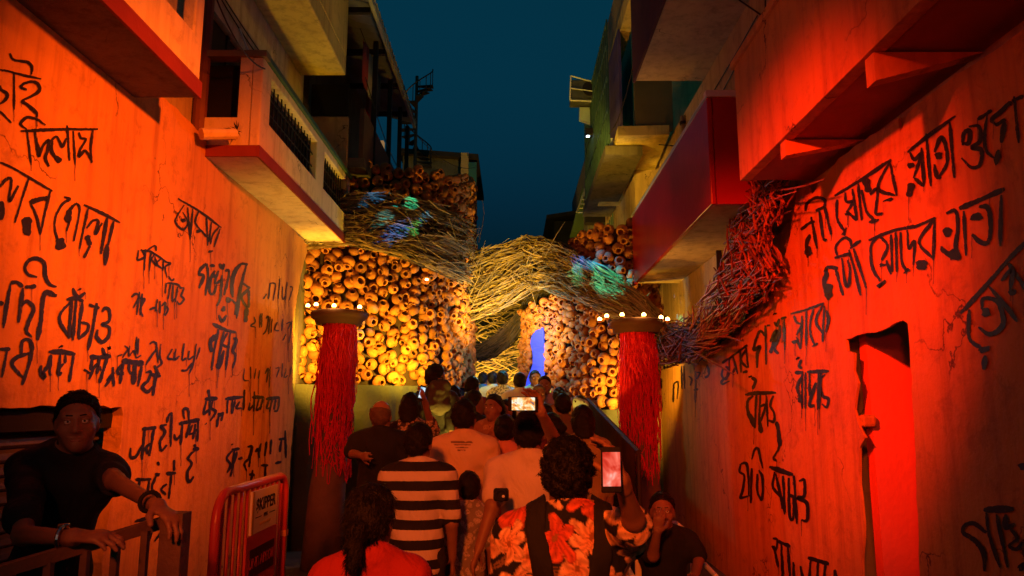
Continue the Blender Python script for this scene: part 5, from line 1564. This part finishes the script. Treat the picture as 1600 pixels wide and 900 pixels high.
# ---- printed cloths
def stripes_mat():
    m = cloth_mat('black_and_white_stripes', (0.60, 0.50, 0.42)); nt, N, L, b = nodes(m)
    sp = N.new('ShaderNodeSeparateXYZ'); L.new(coords(nt), sp.inputs[0])
    mu = N.new('ShaderNodeMath'); mu.operation = 'MULTIPLY_ADD'; mu.inputs[1].default_value = 8.6; mu.inputs[2].default_value = .30; L.new(sp.outputs[2], mu.inputs[0])
    fr = N.new('ShaderNodeMath'); fr.operation = 'FRACT'; L.new(mu.outputs[0], fr.inputs[0])
    gt = N.new('ShaderNodeMath'); gt.operation = 'GREATER_THAN'; gt.inputs[1].default_value = .50; L.new(fr.outputs[0], gt.inputs[0])
    L.new(mixc(nt, gt.outputs[0], (0.55, 0.46, 0.40), (0.014, 0.012, 0.014)), b.inputs['Base Color'])
    return m


def floral_mat(name, ground, petals, core, scale=9.0, seed=0.0):
    """big petalled blooms on a dark ground: petal count and radius vary about every cell centre"""
    m = cloth_mat(name, ground); nt, N, L, b = nodes(m)
    co = coords(nt)
    mp = N.new('ShaderNodeMapping'); mp.inputs['Location'].default_value = (seed, seed, seed); L.new(co, mp.inputs[0])
    wp = N.new('ShaderNodeTexNoise'); wp.inputs['Scale'].default_value = 14; L.new(mp.outputs[0], wp.inputs['Vector'])
    va = N.new('ShaderNodeVectorMath'); va.operation = 'MULTIPLY_ADD'; va.inputs[1].default_value = (.05, .05, .05); L.new(wp.outputs['Color'], va.inputs[0]); L.new(mp.outputs[0], va.inputs[2])
    v = N.new('ShaderNodeTexVoronoi'); v.inputs['Scale'].default_value = scale; L.new(va.outputs[0], v.inputs['Vector'])
    v2 = N.new('ShaderNodeTexVoronoi'); v2.inputs['Scale'].default_value = scale * 2.6; v2.feature = 'DISTANCE_TO_EDGE'; L.new(va.outputs[0], v2.inputs['Vector'])
    bloom = ramp(nt, v.outputs['Distance'], [(.50, 1.0), (.56, 0.0)])
    vein = ramp(nt, v2.outputs['Distance'], [(.02, 0.0), (.07, 1.0)])
    mulf = N.new('ShaderNodeMath'); mulf.operation = 'MULTIPLY'; L.new(bloom, mulf.inputs[0]); L.new(vein, mulf.inputs[1])
    sepc = N.new('ShaderNodeSeparateColor'); L.new(v.outputs['Color'], sepc.inputs[0])
    pc = mixc(nt, sepc.outputs[0], petals[0], petals[1])
    cf = ramp(nt, v.outputs['Distance'], [(.06, 1.0), (.16, 0.0)])
    pc = mixc(nt, cf, pc, core)
    keep = ramp(nt, sepc.outputs[1], [(.24, 0.0), (.26, 1.0)])
    m2 = N.new('ShaderNodeMath'); m2.operation = 'MULTIPLY'; L.new(mulf.outputs[0], m2.inputs[0]); L.new(keep, m2.inputs[1])
    L.new(mixc(nt, m2.outputs[0], ground, pc), b.inputs['Base Color'])
    return m


def print_mat(name):
    m = cloth_mat(name, (0.5, 0.5, 0.5)); nt, N, L, b = nodes(m)
    at_ = N.new('ShaderNodeVertexColor'); at_.layer_name = 'print'
    L.new(at_.outputs[0], b.inputs['Base Color'])
    return m


def bloom_print(V):
    """large five petalled blooms with veins and leaves on near black cloth"""
    rs = random.Random(41)
    cen = []
    for tr in range(6000):
        c = (rs.uniform(-.42, .42), rs.uniform(.78, 1.56), rs.uniform(.05, .105))
        if all(math.hypot(c[0] - d[0], c[1] - d[1]) > (c[2] + d[2]) * .72 for d in cen): cen.append(c)
    col = np.tile(np.array((.010, .011, .015)), (len(V), 1))
    for sidey in (-1, 1):
        msk = (V[:, 1] < .02) if sidey < 0 else (V[:, 1] >= .02)
        for i, (cx, cz, R) in enumerate(cen):
            ph = i * 1.7 + sidey; x = V[:, 0] - cx + .010 * np.sin(V[:, 2] * 60 + i); z = (V[:, 2] - cz + .010 * np.sin(V[:, 0] * 55 + 2 * i)) * (1 + .25 * math.sin(i * 2.3))
            r = np.sqrt(x * x + z * z); th = np.arctan2(z, x) + ph
            k = 5 if i % 3 else 6
            pet = np.abs(np.cos(th * k / 2))
            lim = R * (.42 + .58 * pet ** .55)
            inside = msk & (r < lim)
            f = np.clip(r / R, 0, 1)[:, None]
            a, b = ((.86, .56, .34), (.70, .26, .09)) if i % 4 else ((.72, .14, .05), (.50, .05, .02))
            cc = np.array(b) * (1 - f) + np.array(a) * f
            vein = (np.abs(np.sin(th * k * 1.5)) < .14) & (r > R * .2) & (r < lim * .8)
            cc = np.where(vein[:, None], cc * .62, cc) * (.78 + .22 * np.sin(th * 9 + r * 160))[:, None]
            cc = np.where((r < R * .16)[:, None], np.array((.25, .10, .02)), cc)
            edge = (r > lim * .93)
            cc = np.where(edge[:, None], cc * .55, cc)
            col = np.where(inside[:, None], cc, col)
            # a leaf between blooms
            lx = x - R * 1.15 * math.cos(ph); lz = z - R * 1.15 * math.sin(ph)
            u = lx * math.cos(ph) + lz * math.sin(ph); v = -lx * math.sin(ph) + lz * math.cos(ph)
            leaf = msk & ((u / (R * .55)) ** 2 + (v / (R * .2)) ** 2 < 1) & (~inside) & (np.abs(v) > R * .02)
            col = np.where((leaf & (col[:, 0] < .05))[:, None], np.array((.16, .09, .04)), col)
    return col


def tee_print(V):
    """faded lettering rows and a figure printed on the back of a cream tee"""
    col = np.tile(np.array((.60, .42, .24)), (len(V), 1))
    x, z = V[:, 0], V[:, 2]; bk = V[:, 1] < 0
    dk = np.array((.10, .06, .05))
    for k in range(4):
        zz = 1.42 - k * .018; m = bk & (np.abs(z - zz) < .004) & (np.abs(x) < .075 - .016 * k)
        col = np.where(m[:, None], dk * 1.6, col)
    blocks = [(-.09, 1.20, .06, .009), (-.10, 1.17, .035, .006), (-.02, 1.08, .02, .055), (.055, 1.14, .024, .085), (.06, 1.20, .03, .02), (-.07, 1.03, .028, .05)]
    for cx, cz, w, hh in blocks:
        m = bk & (np.abs(x - cx + .008 * np.sin(z * 160)) < w) & (np.abs(z - cz + .006 * np.sin(x * 190)) < hh) & (np.sin(x * 260) * np.sin(z * 230) > -.55)
        col = np.where(m[:, None], dk, col)
    return col
# ---------------------------------------------------------------- the crowd
def phone(label, c, yaw, pitch, roll, mscreen, w=.072, hgt=.15):
    """c: centre; screen faces -y before rotation"""
    p = tag(empty('phone', c), label, 'phone')
    p.rotation_euler = Euler((pitch, roll, yaw))
    bevelled(MB().box(-w / 2, w / 2, -.0045, .0045, -hgt / 2, hgt / 2).build('casing', M['black'], p), .004, 3)
    MB().box(-w / 2 + .004, w / 2 - .004, -.0062, -.0048, -hgt / 2 + .018, hgt / 2 - .014).build('screen', mscreen, p)
    return p


def screen_mat(name, cols, scale, st):
    m = bpy.data.materials.new(name); nt, N, L, b = nodes(m)
    co = coords(nt)
    f = noise(nt, co, scale, 3, .6, .6)
    cr = N.new('ShaderNodeValToRGB'); el = cr.color_ramp.elements
    while len(el) < len(cols): el.new(.5)
    for i, (q, c) in enumerate(zip(el, cols)): q.position = .30 + .40 * i / (len(cols) - 1); q.color = (*c, 1)
    L.new(f, cr.inputs[0])
    b.inputs['Base Color'].default_value = (.01, .01, .01, 1); b.inputs['Roughness'].default_value = .2
    L.new(cr.outputs[0], b.inputs['Emission Color']); b.inputs['Emission Strength'].default_value = st
    return m


TORSO = {}
BACKROW = 'people going up the ramp'
# man in black polo at the rail
gel, gwr = PY(180, 752, 2.98), PY(243, 789, 2.62)
ger, gwr2 = PY(36, 836, 2.78), PY(110, 840, 2.40)
person('man in black polo shirt leaning on the rail at left, looking at the camera', 131, 613, 3.15, math.pi + .30, .011, .84, limb=.84, shirt=M['black'], sleeve=.8, hem=.80, face=True,
       head_yaw=.16, head_pitch=.20, head_roll=.16, strands=2200, lean=.22, tilt=-.14, hs=.95, z_ground=.05, H=1.78, armL=(gel, gwr), armR=(ger, gwr2), collar=True,
       handL=dict(u=(.85, -.35, -.42), n=(-.3, 0, -1), s=(.2, -1, 0), curl=.42, thumb=.3), handR=dict(u=(1, -.05, .06), n=(0, .2, -1), s=(0, 1, .2), curl=.38, thumb=.3))
wt = tag(empty('wristwatch', PY(98, 840, 2.41)), 'steel wristwatch on the forearm resting on the rail', 'watch')
MB().tube([(0, math.cos(a) * .033, math.sin(a) * .033) for a in [i * math.pi / 8 for i in range(17)]], .006, 6).build('bracelet', M['metal'], wt)
MB().lathe([(0, 0), (.017, 0), (.017, .008), (.014, .01), (0, .01)], (0, 0, .032), 14).build('dial', M['metal'], wt)
wb = tag(empty('wristband', PY(234, 784, 2.60)), 'black band on the wrist held over the rail post', 'wristband')
d = (gwr - gel).normalized(); o = d.orthogonal().normalized(); q = d.cross(o)
MB().tube([o * math.cos(a) * .032 + q * math.sin(a) * .032 for a in [i * math.pi / 8 for i in range(17)]], .008, 6).build('band', M['black'], wb)

# woman with pony tail
person('woman in red top with tied back black hair, nearest the camera at lower left', 582, 764, 2.5, .12, .010, .98, True, cloth_mat('red_blouse', (0.36, 0.022, 0.02)), .5, .86, hair='pony', head_yaw=-.35, head_pitch=-.12, strands=2600)
er = tag(MB().lathe([(0, -.004), (.006, 0), (0, .006)], (0, 0, 0), 8).build('earring', M['metal']), 'tiny bright earring of the woman in the red top', 'earring'); er.location = PY(549, 852, 2.43)
# striped polo
person('man in black and white striped polo shirt seen from behind', 655, 664, 4.6, .05, .012, .98, shirt=stripes_mat(), sleeve=.85, hem=.80, collar=M['black'], lower=M['trouser'], head_yaw=-.25, strands=1500)
# white T with raised phone
wt_el, wt_wr = PY(868, 690, 4.1), PY(846, 646, 3.85)
person('man in pale tee raising a phone above the crowd', 826, 646, 4.3, -.12, .012, 1.02, shirt=cloth_mat('pale_tee', (0.62, 0.50, 0.42)), sleeve=.75, hem=.78, lower=M['jeans'], strands=1500,
       armR=(wt_el, wt_wr), armL=(PY(770, 790, 4.15), PY(748, 858, 4.1)), handR=dict(u=(-.35, .1, .9), n=(-.5, -.6, 0), s=(-.6, .4, .5), curl=.5, thumb=.5))
phone('phone held sideways above the crowd, its screen glowing white and orange', PY(817, 631, 3.80), .05, 0, math.pi / 2, screen_mat('bright_screen', [(.02, .10, .16), (.8, .2, .02), (1, .6, .2), (1, .95, .8), (.35, .06, .02)], 26, 1.1), .072, .15)
cm = tag(empty('compact_camera', PY(783, 773, 3.98)), 'small black camera by the elbow of the man in the pale tee', 'camera')
bevelled(MB().box(-.04, .04, -.02, .03, -.032, .032).build('camera_body', M['black'], cm), .012)
MB().lathe([(.03, 0), (.03, .035), (.024, .036), (.022, .02), (0, .02)], (0, 0, 0), 16).build('lens_barrel', M['black'], cm).matrix_local = Matrix.Translation((0, -.02, 0)) @ Matrix.Rotation(math.pi / 2, 4, 'X')
MB().lathe([(0, 0), (.008, 0), (.006, .004), (0, .004)], (0, 0, 0), 10).build('button', M['white'], cm).matrix_local = Matrix.Translation((.012, -.056, -.002)) @ Matrix.Rotation(math.pi / 2, 4, 'X')
# floral shirt with phone
fr_el, fr_wr = PY(990, 812, 2.32), PY(972, 754, 2.18)
person('man in black shirt with large orange flowers and backpack straps, filming', 887, 690, 2.55, -.02, .010, 1.06, shirt=print_mat('orange_bloom_print'), paint=bloom_print, svox=.0048, strands=2600,
       sleeve=.72, limb=.88, hem=.78, hair='curly', collar=True, armR=(fr_el, fr_wr), straps=True, head_yaw=-.12, loose=.024,
       handR=dict(u=(-.28, .05, .92), n=(-.75, -.25, 0), s=(.1, 1, .3), curl=.42, thumb=.6))
phone('upright phone with a red picture on screen, held by the man in flowers', PY(955, 734, 2.12), .10, 0, 0, screen_mat('red_screen', [(.25, .005, .005), (.7, .04, .02), (1, .16, .10), (1, .6, .5)], 13, 1.0), .058, .125)
# the rest of the crowd
person('man in orange lit tee with a printed back, behind the striped polo', 725, 627, 5.4, -.05, .014, 1.0, shirt=print_mat('cream_tee'), paint=tee_print, svox=.007, strands=700, sleeve=.8, hem=.78, lower=M['jeans'])
person('small boy in a patterned shirt below the man in the cream tee', 733, 742, 5.0, .1, .012, .82, shirt=floral_mat('boy_print', (0.20, 0.17, 0.17), ((0.5, 0.42, 0.4), (0.35, 0.3, 0.3)), (0.1, 0.1, 0.1), 22), sleeve=.8, hs=1.18, lower=M['jeans'])
person('bald man in black shirt with his hand on his hip', 596, 627, 6.0, -.15, .014, 1.1, shirt=M['black'], sleeve=.8, hem=.78, hair='bald', hairmat=M['stubble'], armL=(PY(548, 708, 6.0), PY(566, 712, 5.75)))
person('long haired woman in patterned sleeves lifting a phone beside the bald man', 642, 616, 6.5, -.1, .014, 1.0, True, floral_mat('sleeve_print', (0.05, 0.035, 0.03), ((0.5, 0.36, 0.22), (0.42, 0.3, 0.2)), (0.3, 0.2, 0.1), 26), 1.3, .75, hair='long',
       armR=(PY(676, 672, 6.2), PY(664, 628, 6.0)))
phone('small phone lit blue in the hand of the long haired woman', PY(659, 614, 5.95), .5, 0, .25, screen_mat('blue_screen', [(.02, .08, .2), (.3, .6, .8), (.8, .9, 1), (.1, .1, .2)], 20, 1.0), .05, .12)
person('man in dark shirt carrying a grey backpack near the left pots', 681, 571, 7.8, -.5, .014, 1.0, shirt=cloth_mat('charcoal_shirt', (0.03, 0.03, 0.035)), sleeve=.9, hem=.78, head_yaw=-.3)
bp = tag(empty('backpack', PY(687, 622, 7.62)), 'grey rounded backpack worn by the man near the left pots', 'backpack')
Vc, Qc = field_mesh([ball((0, 0, 0), (.15, .10, .22), k=.03), cone((-.08, -.06, -.1), (.08, -.06, -.1), .075, .075, .7, (0, 1, 0), .03), cone((-.06, 0, .15), (.06, 0, .15), .08, .08, .8, (0, 1, 0), .03)], .014, lambda F, X, Y_, Z: F + wob(X, Y_, Z, 30, .004))
Vc = Vc * .8
link_mesh('bag', to_mesh('bag', Vc, Qc), cloth_mat('grey_canvas', (0.06, 0.052, 0.045)), bp)
MB().tube([(-.03, -.02, .17), (-.03, -.03, .205), (.03, -.03, .205), (.03, -.02, .17)], .008, 6).build('handle', M['black'], bp)
person('smiling woman in orange print dress facing the camera mid crowd', 772, 618, 7.0, math.pi - .55, .012, .95, True, floral_mat('orange_print', (0.30, 0.12, 0.05), ((0.55, 0.3, 0.12), (0.2, 0.05, 0.03)), (0.1, 0.03, 0.02), 16, 2.0), .7, .70, hair='long', face=True, skirt_=True, lower=M['trouser'], head_pitch=-.05)
person('dark haired woman just behind the smiling woman in print', 791, 626, 7.5, math.pi - .7, .014, .95, True, cloth_mat('maroon_top', (0.16, 0.03, 0.03)), .7, .78, hair='long', face=True)
person('woman in salmon pink top with gathered black hair, behind the raised phone', 789, 651, 5.7, -.1, .013, 1.0, True, cloth_mat('salmon_top', (0.62, 0.22, 0.17)), .6, .78, hair='bun')
person('black haired person in dark clothes left of the smiling woman', 741, 612, 7.4, -1.0, .014, .98, True, M['black'], .9, .78, hair='long')
person('man in maroon shirt on the upper ramp at left', 738, 590, 8.8, -.4, .015, 1.0, shirt=cloth_mat('maroon_shirt', (0.16, 0.035, 0.045)), sleeve=.9, hem=.78)
person('man in white shirt in the middle of the upper ramp', 812, 584, 9.8, 0, .015, 1.0, shirt=cloth_mat('white_shirt', (0.55, 0.57, 0.58)), sleeve=.9, hem=.78)
person('person in white shirt with small dark print near the passage', 785, 581, 10.4, 0, .015, .9, shirt=floral_mat('small_print', (0.55, 0.58, 0.58), ((0.1, 0.12, 0.14), (0.08, 0.1, 0.1)), (0.1, 0.1, 0.1), 34), sleeve=.9, hem=.78)
person('person in teal lit pale kurta at the passage mouth', 770, 582, 11.2, 0, .016, .95, shirt=cloth_mat('pale_kurta', (0.5, 0.55, 0.45)), sleeve=1.4, hem=.6)
person('person in bright blue shirt far left of the passage mouth', 755, 583, 11.6, -.3, .016, .95, shirt=cloth_mat('blue_shirt', (0.03, 0.16, 0.5)), sleeve=.9, hem=.78)
person('smiling man in mauve shirt facing the camera beside the blue slit', 851, 589, 9.4, math.pi - .1, .012, 1.0, shirt=cloth_mat('mauve_shirt', (0.34, 0.26, 0.33)), sleeve=.9, hem=.78, face=True)
person('older man with grey hair and a light shirt, posing for a selfie', 842, 603, 8.9, math.pi + .2, .012, .92, shirt=cloth_mat('sky_shirt', (0.2, 0.42, 0.55)), sleeve=.9, hem=.78, face=True, hairmat=M['grey_hair'])
person('man in pale green shirt behind the selfie group', 836, 580, 10.6, math.pi + .1, .013, .95, shirt=cloth_mat('mint_shirt', (0.36, 0.52, 0.44)), sleeve=.9, hem=.78, face=True)
person('man in brown shirt with cropped black hair, right of the raised phone', 879, 617, 7.2, .1, .014, 1.0, shirt=cloth_mat('brown_shirt', (0.14, 0.09, 0.05)), sleeve=.9, hem=.78)
person('woman in mustard top with long black hair, in front of the filmed pots', 910, 636, 5.8, .05, .013, 1.0, True, cloth_mat('mustard_top', (0.36, 0.24, 0.08)), 1.2, .78, hair='long')
person('woman whose dark hair and cheek show between phone arm and brown shirt', 861, 648, 6.3, .9, .014, .92, True, cloth_mat('dark_red_top', (0.12, 0.02, 0.02)), .8, .78, hair='bun')
person('dark haired man in grey shirt between the backpack and the maroon shirt', 709, 604, 8.3, -.1, .015, 1.0, shirt=cloth_mat('grey_shirt', (0.10, 0.09, 0.09)), sleeve=.9, hem=.78)
person('short haired man in dark green shirt left of the brown shirt', 851, 634, 6.9, .2, .014, .95, shirt=cloth_mat('green_shirt', (0.05, 0.07, 0.04)), sleeve=.9, hem=.78)
hood, mw, hpf, upf, locf = person('person under a pale cyan headscarf beside the right pots', 905, 620, 8.2, 1.0, .014, .95, True, cloth_mat('slate_kurta', (0.16, 0.17, 0.17)), 1.6, .6, hair='short')
Vc, Qc = field_mesh([ball(hpf((0, -.015, .02)), (.095, .112, .118), k=.03), cone(hpf((0, -.05, -.05)), upf((0, -.05, 1.30)), .085, .15, .8, (0, 1, 0), .05)], .014,
                    lambda F, X, Y_, Z: np.maximum(np.maximum(F + wob(X, Y_, Z, 32, .004), (Y_ - .06) - .0 * Z), -(F + .02) - 1))
link_mesh('headscarf', to_mesh('headscarf', Vc, Qc), cloth_mat('cyan_scarf', (0.35, 0.62, 0.68)), hood)
capd, mw, hpf, upf, locf = person('person in a bright blue cap near the inner right pots', 874, 607, 8.9, -.2, .014, .95, shirt=cloth_mat('ochre_shirt', (0.3, 0.17, 0.07)), sleeve=.9, hem=.78, hair='short')
Vc, Qc = field_mesh([ball(hpf((0, -.012, .045)), (.088, .104, .092), k=.02)], .011, lambda F, X, Y_, Z: np.maximum(F, 1.612 - Z))
link_mesh('cap_crown', to_mesh('cap_crown', Vc, Qc), cloth_mat('blue_cap', (0.05, 0.22, 0.6)), capd)
Vc, Qc = field_mesh([cone(hpf((-.03, .10, .035)), hpf((.03, .10, .035)), .055, .055, .16, (0, 0, 1), .01)], .007)
link_mesh('cap_peak', to_mesh('cap_peak', Vc, Qc), cloth_mat('blue_peak', (0.05, 0.2, 0.55)), capd)

# seated attendant and his chair
sa_el, sa_wr = PY(1020, 868, 5.15), PY(1027, 832, 5.02)
sp_ = PY(1033, 772, 5.4)
person('seated man in black shirt with his hand over his mouth, beside the right wall', 1034, 772, 5.4, math.pi - .12, .010, 1.0, shirt=M['black'], sleeve=.85, hem=.84, face=True, seat=True, H=1.66, head_yaw=-.05, head_pitch=.04, strands=1200,
       armR=(sa_el, sa_wr), armL=(PY(1092, 872, 5.3), PY(1085, 905, 5.05)), handR=dict(u=(.12, -.1, .95), n=(.2, .95, .1), s=(.9, 0, .2), curl=.35, thumb=.4, fine=True))
ch = tag(empty('plastic_chair', (sp_.x + .03, 5.42, 0)), 'white plastic chair under the seated man in black', 'chair')
MB().box(-.24, .24, -.26, .22, .40, .44).build('seat', M['whiteplastic'], ch)
b = MB(); b.tube([(-.23, .22, .44), (-.25, .30, .80), (-.14, .33, .88), (.14, .33, .88), (.25, .30, .80), (.23, .22, .44)], .02, 8); b.build('back_frame', M['whiteplastic'], ch)
for i in range(5):
    x = -.16 + .08 * i; MB().box(x - .022, x + .022, .255 + .0, .275, .44, .87).build('back_slat', M['whiteplastic'], ch)
for sx in (-1, 1):
    MB().tube([(sx * .26, -.22, .42), (sx * .28, -.22, .62), (sx * .28, .1, .64), (sx * .25, .28, .62)], .018, 8).build('armrest', M['whiteplastic'], ch)
    for sy in (-.22, .2):
        MB().tube([(sx * .22, sy, .40), (sx * .26, sy * 1.12, 0)], [.026, .018], 8).build('leg', M['whiteplastic'], ch)

# ---------------------------------------------------------------- rail at left, red crowd barrier
rail = tag(empty('guard_rail', (0, 0, 0)), 'dark wooden guard rail with square balusters at the lower left', 'railing')
pa, pb = PY(272, 806, 2.62), PY(-40, 905, 2.25)
dirv = (pb - pa)
def bar(a, b, w, hgt, name, m, parent):
    a, b = Vector(a), Vector(b); t = (b - a).normalized(); s = t.cross(Vector((0, 0, 1))).normalized() * w / 2; u = s.cross(t).normalized() * hgt / 2
    return MB().hexa([a + s + u, a - s + u, a - s - u, a + s - u], [b + s + u, b - s + u, b - s - u, b + s - u]).build(name, m, parent)
WD = mat('worn_brown_wood', (0.14, 0.07, 0.04), (0.08, 0.04, 0.025), 7, .6, 40, .4)
bar(pa + Vector((-.03, 0, -.02)), pb, .036, .036, 'top_rail', WD, rail)
MB().box(pa.x - .03, pa.x + .045, pa.y - .035, pa.y + .035, 0, pa.z + .012).build('end_post', WD, rail)
for f in (.16, .32, .48, .66, .84):
    p = pa.lerp(pb, f); MB().box(p.x - .011, p.x + .011, p.y - .011, p.y + .011, .1, p.z - .02).build('baluster', WD, rail)
bar(Vector((pa.x, pa.y, .2)), Vector((pb.x, pb.y, .2)), .04, .04, 'bottom_rail', WD, rail)

bx = -1.585
bar_o = tag(empty('crowd_barrier', (bx, 4.1, 0)), 'red tubular crowd barrier with a sponsor board, standing by the left wall', 'barrier')
Lb, Hb = 1.22, 1.27
fr = [(0, 0, .12), (0, 0, Hb - .16)] + [(0, .16 - .16 * math.cos(a), Hb - .16 + .16 * math.sin(a)) for a in (math.pi / 8, math.pi / 4, 3 * math.pi / 8, math.pi / 2)]
fr += [(0, Lb - .12 + .12 * math.sin(a), Hb - .12 + .12 * math.cos(a)) for a in (0, math.pi / 6, math.pi / 3, math.pi / 2)] + [(0, Lb, .12)]
MB().tube(fr, .026, 12).build('frame', M['barrier'], bar_o, True)
MB().tube([(0, 0, .2), (0, Lb, .2)], .02, 8).build('bottom_tube', M['barrier'], bar_o, True)
for i in range(1, 13):
    y = Lb * i / 13
    MB().tube([(0, y, .2), (0, y, Hb - (.02 if .15 < y < Lb - .12 else .05))], .011, 8).build('upright', M['barrier'], bar_o, True)
for y in (.1, Lb - .1):
    MB().tube([(-.3, y, 0.015), (-.02, y, .16), (.02, y, .16), (.3, y, 0.015)], .018, 8).build('foot', M['barrier'], bar_o, True)
yA, yB = .44, .92
def board(z0, z1, y0, y1, m, name, x=.030):
    return MB().box(x, x + .012, y0, y1, z0, z1).build(name, m, bar_o)
sgn = board(.985, 1.235, yA, yB, M['signwhite'], 'sign_board')
MB().box(.0425, .046, yA - .0, yA + .03, .985, 1.235).build('gold_strip', M['gold'], sgn)
lower = board(.66, .98, yA - .06, yB + .02, M['barrier'], 'lower_board')
def lettering(txt, size, y, z, m, parent, x=.0435, ext=1.0):
    cu = bpy.data.curves.new('lettering', 'FONT'); cu.body = txt; cu.size = size; cu.align_x = 'CENTER'; cu.align_y = 'CENTER'; cu.extrude = .0008; cu.offset = .0022 * ext
    t = bpy.data.objects.new('tmp', cu); COL.objects.link(t)
    me = bpy.data.meshes.new_from_object(t); bpy.data.objects.remove(t)
    o = link_mesh('lettering', me, m, parent)
    o.matrix_local = Matrix.Translation((x, y, z)) @ Matrix(((0, 0, 1, 0), (1, 0, 0, 0), (0, 1, 0, 0), (0, 0, 0, 1)))
    return o
lettering('$KIPPER', .102, (yA + yB) / 2 + .015, 1.145, M['ink'], sgn)
lettering('PIPES', .032, (yA + yB) / 2 + .015, 1.075, M['ink'], sgn, ext=.3)
for y0, y1 in ((yA + .07, yA + .18), (yB - .15, yB - .04)):
    MB().box(.0424, .0436, y0, y1, 1.073, 1.078).build('rule', M['ink'], sgn)
lettering('BUILDING ACADEMY', .022, (yA + yB) / 2 + .015, 1.03, M['gold'], sgn, ext=.1)
MB().box(.0424, .045, yA + .0, yB - .03, .735, .90).build('dark_band', mat('dark_red_band', (0.06, 0.006, 0.006), None, 4, .5), lower)
for k, wtx in enumerate(('UNIT', 'TAPE', 'FOIL')):
    lettering(wtx, .085, yA + .085 + k * .145, .815, M['barrier'], lower, x=.0462, ext=.4)

MB().box(-.028, .029, Lb - .028, Lb + .028, .86, .90).build('reflective_tape', mat('amber_tape', (0.7, 0.3, 0.08), None, 4, .4), bar_o)
